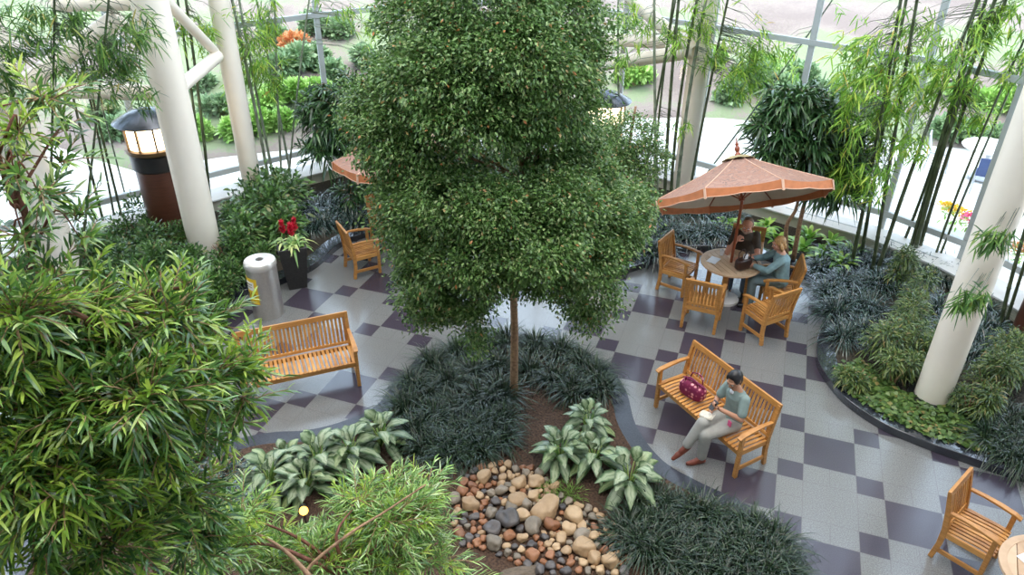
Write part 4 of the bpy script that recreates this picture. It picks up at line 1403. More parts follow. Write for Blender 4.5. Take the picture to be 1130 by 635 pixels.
def fern_pine(blobs, base, joints, label, mat, tl, ll, lw, dens, nl=15, r0=0.05, extra=None, newg=0.22):
    t = thing('fern_pine', base, 0, label, 'tree')
    L = Leaves('lance'); G = Leaves('lance'); S = MB(); tips = []
    for px, py, Y, rx, rz in blobs:
        c, r = blob(px, py, Y, rx, rz); tips.append(c)
        n = max(4, int(dens * rx * rz / 1000.0))
        P, D = blob_points(c - base, r * 0.85, n, 0.35, 0.35)
        P = P - unit(D) * tl * 0.4
        D = D * np.array([1, 1, 0.55]) + 0.45 * rand_dirs(n) + np.array([0, 0, 0.10])
        tw = tl * rng.uniform(0.7, 1.25, n)
        g = (P[:, 2] + base[2] > c[2] - 0.2 * r[2]) & (rng.random(n) < newg)
        sprays(L, P[~g], D[~g], tw[~g], nl, ll, lw, 0.4, S)
        if g.any(): sprays(G, P[g], D[g] + [0, 0, 0.1], tw[g], nl, ll * 0.9, lw, 0.35, S)
    L.build('foliage', mat, t)
    if G.parts: G.build('new_growth', L_podn, t)
    S.build('twigs', bark, t)
    tree_branches(t, base, joints, tips, r0, red_bark)
    if extra:
        e = MB()
        for pts, ra in extra:
            e.tube(smooth_line([at(*p) - base for p in pts], 5), np.linspace(ra, ra * 0.35, 5 * (len(pts) - 1) + 1), 8)
        e.build('bare_branch', bark, t, smooth=True)
    return t


FP1 = [(35, 575, 2.15, 70, 60), (110, 510, 2.35, 75, 60), (45, 470, 2.3, 65, 60), (65, 410, 2.5, 70, 50), (150, 420, 2.5, 70, 48), (225, 425, 2.65, 50, 38), (262, 410, 2.8, 36, 26), (180, 350, 2.75, 62, 40),
       (90, 340, 2.65, 65, 42), (225, 360, 2.95, 34, 26), (20, 345, 2.4, 45, 45), (175, 480, 2.5, 60, 45), (195, 545, 2.55, 48, 50), (115, 595, 2.2, 75, 50), (245, 470, 2.8, 30, 30), (210, 600, 2.45, 38, 40),
       (130, 390, 2.6, 55, 45), (20, 520, 2.1, 45, 60), (15, 420, 2.3, 40, 50), (60, 300, 2.8, 30, 18), (215, 315, 3.0, 24, 14), (270, 440, 2.8, 22, 20), (160, 440, 2.35, 50, 40), (95, 450, 2.3, 60, 40), (70, 540, 2.1, 60, 50)]
FP1u = [(20, 145, 3.1, 34, 26), (65, 175, 3.1, 26, 14), (45, 110, 3.3, 40, 22), (85, 235, 3.0, 30, 16), (45, 215, 2.9, 34, 18), (15, 190, 2.9, 28, 30), (25, 260, 2.8, 36, 24), (90, 265, 2.9, 22, 14), (70, 140, 3.3, 30, 16)]
tb = np.array([-1.75, 2.35, 0.03])
fern_pine(FP1, tb, [tb + [0, 0, -0.05], tb + [-0.02, 0.05, 1.4], tb + [0.05, 0.1, 2.8], tb + [-0.05, 0.15, 4.0], tb + [-0.1, 0.2, 4.6]],
          'large bright fern pine filling the lower left corner', L_pod, 0.20, 0.105, 0.0125, 25, r0=0.05)
tb = np.array([-2.9, 2.75, 0.03])
fern_pine(FP1u, tb, [tb + [0, 0, -0.05], tb + [0.15, 0.0, 2.0], at(34, 285, 2.85), at(14, 225, 2.9), at(-4, 160, 3.0), at(-10, 90, 3.1)],
          'loose fern pine with a reddish stem at the left edge', L_pod, 0.20, 0.105, 0.0135, 12, r0=0.02)
FP2 = [(245, 605, 3.0, 45, 36), (302, 612, 3.2, 50, 32), (386, 597, 3.35, 50, 36), (430, 575, 3.4, 52, 40), (462, 580, 3.5, 32, 44), (430, 540, 3.7, 36, 20), (472, 540, 3.7, 22, 18), (350, 625, 3.1, 60, 25),
       (420, 622, 3.2, 60, 26), (475, 622, 3.3, 40, 24), (270, 570, 3.2, 32, 22), (395, 555, 3.5, 30, 18), (515, 632, 3.3, 14, 12)]
tb = np.array([-0.95, 2.75, 0.03])
fern_pine(FP2, tb, [tb + [0, 0, -0.05], tb + [0.0, 0.1, 1.2], tb + [-0.02, 0.2, 2.2], at(385, 640, 3.1)],
          'pale feathery fern pine at the bottom centre below the silver plants', L_podp, 0.20, 0.110, 0.0088, 44, r0=0.04, nl=18,
          extra=[([(345, 650, 2.85), (340, 628, 2.95), (385, 590, 3.1), (425, 565, 3.25), (470, 535, 3.4)], 0.013), ([(345, 640, 2.85), (322, 615, 2.95), (300, 598, 3.0), (275, 585, 3.1)], 0.015)])
FP3 = [(205, 505, 4.2, 34, 26), (235, 530, 4.3, 40, 26), (250, 560, 4.2, 30, 20), (215, 560, 4.0, 40, 30), (180, 520, 4.0, 36, 40)]
tb = np.array([-2.35, 4.3, 0.03])
fern_pine(FP3, tb, [tb + [0, 0, -0.05], tb + [0.05, 0, 0.9], tb + [0, 0.0, 1.7]], 'small grey-green fern pine between the corner foliage and silver plants', L_lirb, 0.2, 0.09, 0.012, 30, r0=0.03)


# --- dark long-leaved trees against the windows
def long_leaf_tree(blobs, base, stems, label, dens=85):
    t = thing('long_leaved_tree', base, 0, label, 'tree', 'dark long-leaved trees by the windows')
    L = Leaves('lance'); S = MB()
    tips = []
    for px, py, Y, rx, rz in blobs:
        c, r = blob(px, py, Y, rx, rz); tips.append(c)
        n = max(4, int(dens * rx * rz / 1000.0))
        P, D = blob_points(c - base, r * 0.8, n, 0.3, 0.4)
        D = D * np.array([1, 1, 0.4]) + 0.5 * rand_dirs(n) + np.array([0, 0, 0.05])
        sprays(L, P - unit(D) * 0.1, D, 0.24, 12, 0.32, 0.042, 0.8, S, 0.006)
    L.build('foliage', L_dark, t)
    S.build('twigs', bark, t)
    m = MB()
    for s_ in stems:
        m.tube(smooth_line([np.asarray(p) - base for p in s_], 5), np.linspace(0.045, 0.02, 5 * (len(s_) - 1) + 1), 8)
    m.build('trunk', bark, t, smooth=True)
    m = MB()
    for c in tips:
        e = np.asarray(stems[0][-1]) - base
        m.tube([e - [0, 0, 0.3], (e + c - base) / 2 + [0, 0, 0.1], c - base], [0.02, 0.015, 0.008], 5)
    m.build('branch', bark, t, smooth=True)


b0 = gnd(388, 232, BED_Z)
long_leaf_tree([(382, 108, 14.6, 34, 26), (362, 138, 14.4, 30, 26), (350, 120, 14.6, 22, 20), (395, 140, 14.6, 34, 34), (352, 168, 14.2, 26, 14), (392, 175, 14.4, 24, 22), (405, 105, 14.8, 24, 24), (385, 215, 14.0, 18, 16)], b0,
               [[b0, at(386, 190, 14.5), at(384, 140, 14.6)], [b0 + [0.1, 0, 0], at(398, 190, 14.5), at(400, 130, 14.7)]], 'dark long-leaved tree behind the half-hidden left umbrella')
b0 = gnd(868, 288, BED_Z)
yb = b0[1]
long_leaf_tree([(878, 112, yb + .1, 34, 24), (905, 125, yb, 34, 26), (858, 140, yb, 30, 22), (890, 160, yb - .1, 38, 26), (850, 168, yb - .1, 22, 18), (925, 165, yb, 30, 30), (912, 200, yb, 30, 22), (935, 205, yb - .1, 22, 24), (880, 190, yb + .2, 24, 16)], b0,
               [[b0, at(868, 250, yb), at(880, 225, yb), at(888, 150, yb)], [b0 + [0.12, 0, 0], at(884, 240, yb), at(894, 200, yb), at(902, 150, yb)]], 'dark long-leaved tree with twin stems right of the open umbrella')


# --- bamboo
bam = {}


def bamboo(base, top, clump, blobs=(), r=0.034, pale=False, dy=0.0, leaves='l', sparse=10, zmax=8.0):
    p0 = gnd(*base, BED_Z)
    p1 = at(*top, p0[1] + dy)
    d = (p1 - p0) / (p1[2] - p0[2])
    t = thing('bamboo', p0, 0, None, 'bamboo', 'bamboo ' + clump)
    zs = [0.0]
    while zs[-1] < zmax - p0[2]:
        zs.append(zs[-1] + 0.36)
    pts, rs = [], []
    bend = rng.normal(size=2) * 0.01
    pos = lambda z: d * z + np.array([bend[0], bend[1], 0]) * z * (z - (p1[2] - p0[2])) 
    for z in zs:
        rr = r * (1 - 0.55 * z / zmax)
        for dz, k in ((-0.015, 1.0), (0.0, 1.22), (0.015, 1.0)):
            if z + dz >= -0.02:
                pts.append(pos(z + dz)); rs.append(rr * k)
    S = MB().tube(pts, rs, 8)
    L = Leaves('lance')
    cl, org = [], []
    for _ in range(sparse):
        z = rng.uniform(0.42, 1.0) * zmax
        a = rng.random() * 6.28
        q = pos(z)
        cl.append(q + np.array([math.cos(a), math.sin(a), rng.uniform(-0.3, 0.4)]) * rng.uniform(0.15, 0.5)); org.append(q)
    for px, py, dY, rx, rz, n in blobs:
        c, rr = blob(px, py, p0[1] + dY, rx, rz)
        P, _ = blob_points(c - p0, rr, max(3, int(n * 0.8)), 0.05)
        for q in P:
            cl.append(q); org.append(pos(max(0.3, q[2] + 0.3)))
    cl, org = np.array(cl), np.array(org)
    for q, o_ in zip(cl, org):
        S.tube([o_, (o_ + q) / 2 + [0, 0, 0.08], q], [0.006, 0.004, 0.002], 4, cap=False)
    out = unit((cl - org) * np.array([1, 1, 0.3]) + 0.3 * rng.normal(size=cl.shape))
    for i in range(12):
        n = len(cl)
        D = unit(out * 0.6 + np.array([0, 0, -0.45]) + 0.85 * rng.normal(size=cl.shape) * np.array([1, 1, 0.7]))
        L.add(cl + 0.05 * rng.normal(size=cl.shape), D, rng.uniform(0.15, 0.25, n), rng.uniform(0.019, 0.027, n), 0.30)
    L.build('foliage', L_bamd if leaves == 'd' else L_bam, t)
    S.build('culm', culm_pale if pale else culm_mat, t, smooth=True)
    bam.setdefault(clump, []).append((t, base[0]))


RC = 'in the right bed under the tall windows'
for a in (((939, 295), (994, 0), [(940, 110, -.3, 22, 60, 60), (955, 60, -.2, 30, 40, 50), (930, 190, -.2, 22, 26, 30)], .036), ((950, 285), (1000, 0), [(975, 120, 0, 34, 60, 90), (960, 170, 0, 30, 40, 60)], .034),
          ((962, 302), (1012, 0), [(960, 200, -.3, 22, 24, 24), (1000, 90, -.2, 20, 50, 36)], .034), ((967, 304), (1080, 0), [(1050, 60, -.2, 18, 30, 24), (1000, 160, -.2, 18, 20, 14)], .036),
          ((994, 275), (1078, 0), [(1030, 100, 0, 22, 34, 30)], .03), ((1002, 284), (1088, 0), [(1060, 105, 0, 16, 28, 22), (1020, 30, 0, 26, 18, 16)], .036), ((1007, 287), (1098, 0), [(1080, 128, 0, 20, 14, 22), (1085, 40, 0, 22, 20, 22)], .04),
          ((1012, 284), (1110, 0), [(1105, 20, 0, 26, 22, 30)], .036), ((1029, 292), (1142, 20), [(1118, 70, 0, 14, 22, 16)], .022), ((1033, 293), (1150, 20), [(1125, 75, 0, 12, 20, 10)], .022)):
    bamboo(a[0], a[1], RC, a[2], a[3], sparse=5)
bamboo((1103, 362), (1152, 190), 'at the right edge beside the dark lantern post', [(1100, 258, -2.4, 15, 10, 13), (1070, 328, -2.4, 15, 11, 13)], .03, sparse=3, leaves='d')
bamboo((1110, 356), (1160, 190), 'at the right edge beside the dark lantern post', [], .026, sparse=3)
MC = 'between the tall fig and the umbrella'
for a in (((726, 232), (722, 0), [(715, 30, 0, 26, 22, 16)], .034, True), ((733, 232), (749, 0), [(748, 40, 0, 20, 26, 20)], .038, False), ((740, 226), (769, 0), [(770, 25, 0, 24, 26, 24)], .036, False), ((746, 226), (779, 0), [(800, 60, 0, 26, 36, 34)], .040, True),
          ((760, 218), (803, 0), [(835, 60, -.3, 32, 40, 60), (820, 100, -.3, 24, 24, 26)], .030, False), ((706, 226), (738, 40), [(690, 60, 0, 22, 18, 10)], .026, False), ((690, 224), (682, 20), [(685, 15, 0, 24, 18, 18), (690, 75, 0, 14, 14, 6)], .026, True),
          ((772, 202), (880, 55), [(845, 120, 0, 20, 12, 14), (835, 140, 0, 10, 8, 5), (870, 60, 0, 26, 20, 14)], .022, False), ((718, 230), (735, 60), [(735, 140, 0, 30, 8, 8)], .026, False)):
    bamboo(a[0], a[1], MC, a[2], a[3], a[4], sparse=5)
LC = 'left of the dark tree by the left windows'
for a in (((299, 212), (262, 27), [(285, 60, 0, 26, 40, 40)], .036, True), ((304, 206), (264, 0), [(262, 40, 0, 24, 36, 40)], .030, True), ((311, 202), (303, 0), [(300, 85, 0, 15, 30, 24), (295, 20, 0, 20, 20, 20)], .026, True),
          ((322, 200), (283, 0), [(270, 85, -.3, 16, 30, 20)], .026, True), ((286, 202), (258, 60), [(255, 95, -.2, 12, 24, 12)], .024, False), ((233, 236), (205, 0), [(225, 30, 0, 24, 30, 20)], .034, False), ((227, 232), (196, 0), [(200, 30, 0, 26, 24, 16)], .028, False)):
    bamboo(a[0], a[1], LC, a[2], a[3], a[4], sparse=3)
bamboo((318, 204), (350, -60), LC, [(405, 25, 0, 24, 24, 14), (425, 60, 0, 14, 14, 7), (385, 10, 0, 22, 10, 8)], .022, True, sparse=2)
XC = 'at the far left before the lit lantern'
for a in (((117, 256), (70, 60), [(90, 75, 0, 36, 26, 16), (60, 40, 0, 40, 24, 16)], .026), ((128, 250), (92, 80), [(110, 60, 0, 30, 28, 16), (140, 60, 0, 24, 26, 14)], .022), ((137, 250), (90, 60), [(150, 20, 0, 30, 20, 16), (155, 50, 0, 18, 26, 10)], .024), ((145, 242), (108, 100), [(30, 20, 0, 40, 24, 16), (155, 130, -.5, 16, 8, 8)], .016)):
    bamboo(a[0], a[1], XC, a[2], a[3], sparse=3, leaves='d')
for a in (((8, 345), (-40, 60), [(20, 45, 0, 34, 30, 22), (50, 70, 0, 40, 26, 16), (-5, 80, 0, 30, 30, 18)], .024), ((50, 335), (60, 0), [(70, 20, 0, 44, 22, 22), (110, 55, 0, 34, 28, 22), (30, 105, 0, 30, 18, 8)], .022), ((84, 330), (120, 0), [(135, 70, 0, 28, 30, 24), (100, 95, 0, 34, 20, 12), (150, 30, 0, 24, 26, 18), (160, 105, 0, 14, 20, 8)], .022)):
    bamboo(a[0], a[1], XC, a[2], a[3], sparse=3, leaves='d')
for k, it in bam.items(): order_labels(it, 'bamboo ' + k)


# --- lily turf clumps
def lily_mesh(n, h, sp, mat):
    L = Leaves('arch')
    a = rng.random(n) * 2 * PI
    el = np.clip(rng.normal(1.0, 0.28, n), 0.25, 1.5)
    D = np.stack([np.cos(a) * np.cos(el), np.sin(a) * np.cos(el), np.sin(el)], 1)
    P = np.stack([np.cos(a), np.sin(a), np.zeros(n)], 1) * (rng.random(n) ** 0.5 * sp)[:, None]
    N = np.array([0, 0, 1.0]) - D * 0.4 + 0.15 * rng.normal(size=D.shape)
    L.add(P, D, h * rng.uniform(0.75, 1.3, n), rng.uniform(0.0065, 0.011, n), rng.uniform(0.5, 1.05, n), N=N, fold=0.4)
    o = L.build('lily_turf', mat)
    return o


protos = {}
for key, mat in (('d', L_lir), ('b', L_lirb)):
    protos[key] = [lily_mesh(270, 0.50, 0.10, mat) for _ in range(4)]
    for o in protos[key]: tag(o, '', 'plant')
lily_used = set()


def lily_group(pts, key, label, z, s=1.0):
    items = []
    for i, (px, py) in enumerate(pts):
        src = protos[key][i % 4]
        if src.name in lily_used: o = src.copy(); C.objects.link(o)
        else: o = src; lily_used.add(src.name)
        p = gnd(px, py, z)
        o.location = p
        o.rotation_euler = (0, 0, rng.random() * 6)
        k = 1.08 * s * rng.uniform(0.9, 1.15)
        o.scale = (k, k, k)
        o['group'] = 'lily turf clumps ' + label
        items.append((o, px))
    order_labels(items, 'grassy lily turf clump ' + label)


lily_group([(455, 428), (478, 405), (505, 392), (535, 385), (560, 380)], 'd', 'at the back of the fig bed', 0.03, 1.05)
lily_group([(590, 384), (618, 390), (640, 402), (655, 415), (662, 432)], 'd', 'at the back right of the fig bed', 0.03, 1.0)
lily_group([(450, 455), (470, 438), (495, 425), (522, 415), (548, 408), (585, 412), (612, 422), (634, 436)], 'd', 'in the second row behind the fig trunk', 0.03, 1.0)
lily_group([(458, 480), (480, 465), (505, 455), (530, 446), (552, 440)], 'd', 'left of the fig trunk', 0.03, 1.0)
lily_group([(470, 500), (490, 492), (512, 484), (535, 476), (556, 466), (500, 505), (528, 500), (552, 488)], 'd', 'in front of the fig trunk', 0.03, 0.95)
lily_group([(722, 560), (745, 566), (772, 572), (800, 580), (828, 590), (852, 604)], 'd', 'in the lower right clump, back row', 0.03, 1.0)
lily_group([(700, 578), (728, 588), (756, 598), (786, 606), (816, 614), (844, 622)], 'd', 'in the lower right clump, second row', 0.03, 1.0)
lily_group([(712, 608), (742, 620), (774, 630), (806, 636), (836, 640), (862, 636), (690, 596)], 'd', 'in the lower right clump, front row', 0.03, 1.0)
lily_group([(696, 250), (712, 240), (730, 238), (748, 236), (768, 236), (788, 240), (806, 246)], 'b', 'in the back bed behind the left chair', BED_Z, 1.15)
lily_group([(690, 280), (704, 270), (720, 266), (738, 258), (756, 262), (776, 260), (795, 262), (722, 282)], 'b', 'along the curb behind the left chair', BED_Z, 1.1)
lily_group([(905, 300), (922, 290), (942, 288), (960, 296), (980, 292), (1000, 290), (1020, 300), (1038, 312), (1050, 300)], 'b', 'by the bamboo in the right bed', BED_Z, 1.1)
lily_group([(912, 325), (930, 316), (950, 320), (970, 318), (922, 348), (940, 340), (958, 345), (930, 375), (948, 368), (1010, 330), (1035, 345), (1045, 370)], 'b', 'along the curb of the right bed', BED_Z, 1.1)
lily_group([(1082, 345), (1092, 365), (1075, 375), (1070, 400), (1088, 392)], 'b', 'right of the right bed column', BED_Z, 1.05)
lily_group([(1092, 490), (1108, 480), (1122, 492), (1112, 505), (1128, 512), (1102, 466), (1124, 470), (1136, 500)], 'd', 'at the right edge behind the corner chair', BED_Z, 1.0)
lily_group([(338, 240), (352, 234), (366, 230), (380, 238), (392, 248), (358, 250), (345, 255)], 'b', 'behind the left curb', BED_Z, 1.1)


# --- silver aglaonema
def agl(px, py, s, label):
    p = gnd(px, py, 0.03)
    t = thing('aglaonema', p, rng.random() * 6, label, 'plant', 'silver aglaonema plants')
    L = Leaves('broad')
    st = MB()
    k = 0
    for ring, (n, el, h, ln) in enumerate(((8, 0.10, 0.12, 0.30), (8, 0.45, 0.20, 0.31), (6, 0.85, 0.27, 0.29), (3, 1.2, 0.32, 0.26))):
        a = np.arange(n) * 2 * PI / n + ring * 0.5 + rng.normal(size=n) * 0.2
        e = el + 0.15 * rng.normal(size=n)
        D = np.stack([np.cos(a) * np.cos(e), np.sin(a) * np.cos(e), np.sin(e)], 1)
        P = np.stack([np.cos(a) * 0.07, np.sin(a) * 0.07, np.full(n, h)], 1) * s
        L.add(P, D, s * ln * rng.uniform(0.85, 1.15, n), s * rng.uniform(0.115, 0.14, n), 0.55, N=np.array([0, 0, 1.0]) - D * 0.3 + 0.15 * rng.normal(size=D.shape), fold=0.28)
        for q in P: st.tube([(0, 0, 0), tuple(q * np.array([0.4, 0.4, 0.6])), tuple(q)], 0.007, 5)
    L.build('leaves', L_agl, t, smooth=True, uv=True)
    st.build('stalks', L_brom, t)


for a in ((300, 540, 1.05, 'at the left end of the left silver group'), (340, 545, 0.95, 'in front of the left silver group'), (352, 522, 1.1, 'in the middle of the left silver group'), (388, 512, 1.05, 'right of the middle of the left silver group'),
          (421, 494, 1.05, 'at the right end of the left silver group'), (268, 545, 0.8, 'half hidden left of the left silver group'), (318, 520, 0.8, 'at the back of the left silver group')):
    agl(a[0], a[1], a[2] * 1.15, 'silver-leaved aglaonema ' + a[3])
for a in ((617, 512, 1.0, 'at the left of the right silver group, beside the stones'), (648, 478, 0.9, 'at the back of the right silver group'), (655, 516, 0.95, 'in the middle of the right silver group'), (693, 542, 1.1, 'at the front right of the right silver group')):
    agl(a[0], a[1], a[2] * 1.15, 'silver-leaved aglaonema ' + a[3])

# --- light green broad-leaved plants near the umbrella table
items = []
for px, py, s in ((818, 256, .9), (838, 262, .9), (856, 268, .8), (885, 280, .95), (905, 286, 1.0), (926, 294, .95), (892, 266, .9), (915, 272, .9), (940, 282, .8), (800, 252, .8), (846, 252, .7)):
    t = thing('broad_leaved_plant', gnd(px, py, BED_Z), 0, None, 'plant', 'light green plants behind the umbrella table')
    L = Leaves('broad'); n = 22
    a = rng.random(n) * 2 * PI; e = rng.uniform(0.3, 1.35, n)
    D = np.stack([np.cos(a) * np.cos(e), np.sin(a) * np.cos(e), np.sin(e)], 1)
    L.add(D * 0.06, D, s * rng.uniform(0.38, 0.58, n), s * rng.uniform(0.075, 0.11, n), 0.5, N=np.array([0, 0, 1.0]) - 0.3 * D, fold=0.3)
    L.build('leaves', L_broad, t, smooth=True)
    items.append((t, px))
order_labels(items, 'light green broad-leaved plant behind the umbrella table')

# --- shrubs in the window beds
SHR = [(108, 302, .50, .55), (140, 290, .55, .60), (175, 296, .50, .55), (160, 275, .5, .6), (205, 290, .45, .5), (128, 318, .5, .5), (185, 318, .5, .5), (222, 322, .42, .45), (255, 300, .45, .5), (262, 275, .42, .5), (250, 330, .4, .4), (285, 305, .38, .42), (232, 345, .36, .36)]
items = [(leafy('shrub', gnd(px, py, BED_Z), (r, r, hh), 1500, 0.085, 0.034, L_shrub, None, 'shrub', 'small-leaved shrubs in the left bed', droop=0.2), px) for px, py, r, hh in SHR]
order_labels(items, 'dark small-leaved shrub in the left bed')
items = [(leafy('shrub', gnd(px, py, BED_Z), (r, r, hh), 520, 0.20, 0.05, L_shrub, None, 'shrub', 'broad-leaved shrubs behind the bromeliads', rows='lance', droop=0.5), px) for px, py, r, hh in ((285, 255, .45, .6), (305, 262, .42, .6), (322, 245, .45, .6), (300, 235, .42, .55), (275, 285, .36, .5), (318, 275, .34, .5))]
order_labels(items, 'glossy shrub behind the crimson bromeliads')
items = [(leafy('shrub', gnd(px, py, BED_Z), (r, r, hh), 1500, 0.11, 0.018, L_yel, None, 'shrub', 'feathery shrubs in the right bed', rows='lance', droop=0.6), px) for px, py, r, hh in ((978, 400, .42, .5), (1003, 385, .40, .52), (985, 425, .34, .34), (1000, 345, .32, .5), (990, 320, .26, .45), (1085, 445, .42, .5), (1112, 430, .45, .55), (1125, 405, .35, .5), (1065, 460, .3, .36), (945, 428, .25, .24), (1018, 410, .25, .4))]
order_labels(items, 'feathery yellow-green shrub in the right bed')
items = [(leafy('shrub', gnd(px, py, BED_Z), (r, r, hh), 700, 0.10, 0.045, L_dark, None, 'shrub', 'dark shrubs at the back of the middle bed', droop=0.3), px) for px, py, r, hh in ((600, 270, .5, .6), (640, 285, .45, .5), (560, 262, .5, .6), (520, 250, .5, .6), (455, 225, .45, .5), (480, 232, .5, .6), (420, 232, .4, .45))]
order_labels(items, 'dark shrub at the back of the middle bed')

# --- ivy carpet
L = Leaves('tiny'); n = 2600
poly = [(918, 408), (940, 440), (975, 462), (1015, 480), (1060, 496), (1095, 505), (1100, 470), (1060, 430), (1000, 440), (950, 400)]
pc = np.array([gnd(*q, BED_Z)[:2] for q in poly])


def in_poly(x, y, P):
    c = False
    for i in range(len(P)):
        (x1, y1), (x2, y2) = P[i], P[i - 1]
        if (y1 > y) != (y2 > y) and x < (x2 - x1) * (y - y1) / (y2 - y1) + x1: c = not c
    return c


pts = []
while len(pts) < n:
    x, y = rng.uniform(pc[:, 0].min(), pc[:, 0].max()), rng.uniform(pc[:, 1].min(), pc[:, 1].max())
    if in_poly(x, y, pc): pts.append((x, y, BED_Z + 0.01 + 0.07 * rng.random()))
a = rng.random(n) * 2 * PI
L.add(np.array(pts), np.stack([np.cos(a), np.sin(a), 0.35 * rng.random(n)], 1), rng.uniform(0.06, 0.10, n), rng.uniform(0.05, 0.085, n), 0.2, N=np.array([0, 0, 1.0]) + 0.3 * rng.normal(size=(n, 3)))
o = L.build('ivy', L_ivy)
tag(o, 'low ivy ground cover along the curb of the right bed', 'ivy', kind='stuff')

# --- moss tufts among the stones
items = []
for px, py, r in ((628, 546, 0.20), (606, 540, 0.13), (603, 556, 0.10)):
    t = Leaves('lance'); n = 260
    P, D = blob_points((0, 0, 0.0), (r, r, 0.05), n, 0.0); P[:, 2] = np.abs(P[:, 2])
    t.add(P, D * [1, 1, 0.2] + rand_dirs(n) * 0.5 + [0, 0, 0.7], 0.09, 0.008, 0.5)
    o = t.build('moss_tuft', L_moss); o.location = gnd(px, py, 0.03)
    tag(o, None, 'plant', 'green tufts behind the stones'); items.append((o, px))
order_labels(items, 'small bright green tuft behind the stones')

# ------------------------------------------------------------------ river stones
def pebble_mesh(seed, mat):
    r = np.random.default_rng(seed)
    me = bpy.data.meshes.new('river_stone')
    m = MB().ball((0, 0, 0), 1.0, 24, 16)
    V = np.array(m.v)
    k = r.normal(size=(5, 3)) * 1.5
    ph = r.random(5) * 6
    f = 1 + 0.085 * sum(np.sin(V @ k[i] + ph[i]) for i in range(5))
    for _ in range(9):                     # worn facets
        d = r.normal(size=3); d /= np.linalg.norm(d)
        h = V @ d
        f = np.where(h > 0.72, f * (0.72 / np.maximum(h, 0.72)) ** 0.7, f)
    V = V * f[:, None]
    V = np.sign(V) * np.abs(V) ** 0.85
    me.from_pydata(V.tolist(), [], m.f)
    me.polygons.foreach_set('use_smooth', [True] * len(me.polygons))
    me.materials.append(mat)
    return me


PM = {k: [pebble_mesh(10 * i + j, mt) for j in range(5)] for i, (k, mt) in enumerate(PEB.items())}
SZ = np.array([gnd(*q)[:2] for q in ((500, 552), (516, 528), (545, 514), (590, 520), (610, 538), (630, 560), (660, 568), (685, 592), (700, 620), (688, 636), (600, 638), (550, 616), (510, 604), (500, 580))])
placed = []
# the large ones the photo shows, then smaller ones between them
BIG = [(535, 527, 13, 'tan'), (573, 533, 11, 'tan'), (592, 532, 15, 'tan'), (603, 563, 22, 'tan'), (572, 551, 17, 'tan'), (632, 570, 17, 'tan'), (589, 580, 18, 'grey'), (561, 573, 19, 'dark'), (544, 583, 16, 'dark'), (609, 579, 13, 'reddish'),
       (641, 592, 16, 'grey'), (644, 605, 17, 'tan'), (627, 583, 14, 'tan'), (519, 556, 14, 'tan'), (546, 600, 16, 'grey'), (577, 570, 13, 'tan'), (553, 541, 12, 'grey'), (673, 620, 16, 'tan'), (619, 593, 11, 'tan'), (625, 606, 11, 'tan'),
       (588, 612, 14, 'reddish'), (510, 541, 11, 'reddish'), (503, 550, 12, 'grey'), (543, 567, 13, 'grey'), (655, 590, 11, 'tan'), (694, 617, 11, 'reddish'), (655, 615, 12, 'tan'), (566, 560, 12, 'grey'), (588, 546, 11, 'tan'), (580, 558, 13, 'grey'), (507, 588, 12, 'reddish'), (562, 590, 11, 'reddish')]


def try_stone(x, y, r, col, force=False):
    if not force:
        for q in placed:
            if math.hypot(q[0] - x, q[1] - y) < (q[2] + r) * 0.86: return False
    placed.append((x, y, r, col)); return True


for px, py, rp, col in BIG:
    p = gnd(px, py, 0.08)
    try_stone(p[0], p[1], rp * m_per_px(p) * 0.68, col, True)
tries = 0
for rr, cnt in ((0.058, 75), (0.045, 120), (0.034, 120)):
    k = 0
    tries = 0
    while k < cnt and tries < 30000 and len(placed) < 298:
        tries += 1
        x, y = rng.uniform(SZ[:, 0].min(), SZ[:, 0].max()), rng.uniform(SZ[:, 1].min(), SZ[:, 1].max())
        if not in_poly(x, y, SZ): continue
        px, py = prj((x, y, 0.05))
        low = px + 0.9 * (640 - py) < 640                # smaller wet dark stones lie to the lower left
        col = rng.choice(['tan', 'grey', 'dark', 'reddish'], p=[.14, .2, .36, .30] if low else [.46, .28, .08, .18])
        if try_stone(x, y, rr * rng.uniform(0.85, 1.15), str(col)): k += 1
st_items = {}
for i, (x, y, r, col) in enumerate(placed):
    o = bpy.data.objects.new('river_stone', PM[col][i % 5])
    C.objects.link(o)
    fl_ = rng.uniform(0.60, 0.78)
    o.scale = (r * rng.uniform(0.95, 1.12), r * rng.uniform(0.82, 0.98), r * fl_)
    o.rotation_euler = (rng.normal() * 0.12, rng.normal() * 0.12, rng.random() * 6)
    o.location = (x, y, 0.03 + r * fl_ * 0.72)
    px, py = prj((x, y, 0.05))
    zone = 'at the back' if py < 550 else 'in the upper middle' if py < 578 else 'in the lower middle' if py < 603 else 'at the front'
    size = 'large' if r > 0.105 else 'middling' if r > 0.066 else 'small'
    tag(o, None, 'stone', 'river stones in the stone bed')
    st_items.setdefault('%s %s river stone %s of the stone bed' % (size, col, zone), []).append((o, px))
for k, it in st_items.items(): order_labels(it, k)
p = gnd(572, 634, 0.03)
me = pebble_mesh(99, plain('brown_rock', (0.12, 0.085, 0.055), rough=0.5, noise=0.4, scale=6))
o = bpy.data.objects.new('flat_rock', me); C.objects.link(o)
o.location = p; o.scale = (0.21, 0.10, 0.05); o.rotation_euler = (0, 0, 0.1)
tag(o, 'flat brown slab of rock at the front edge of the stone bed', 'rock')

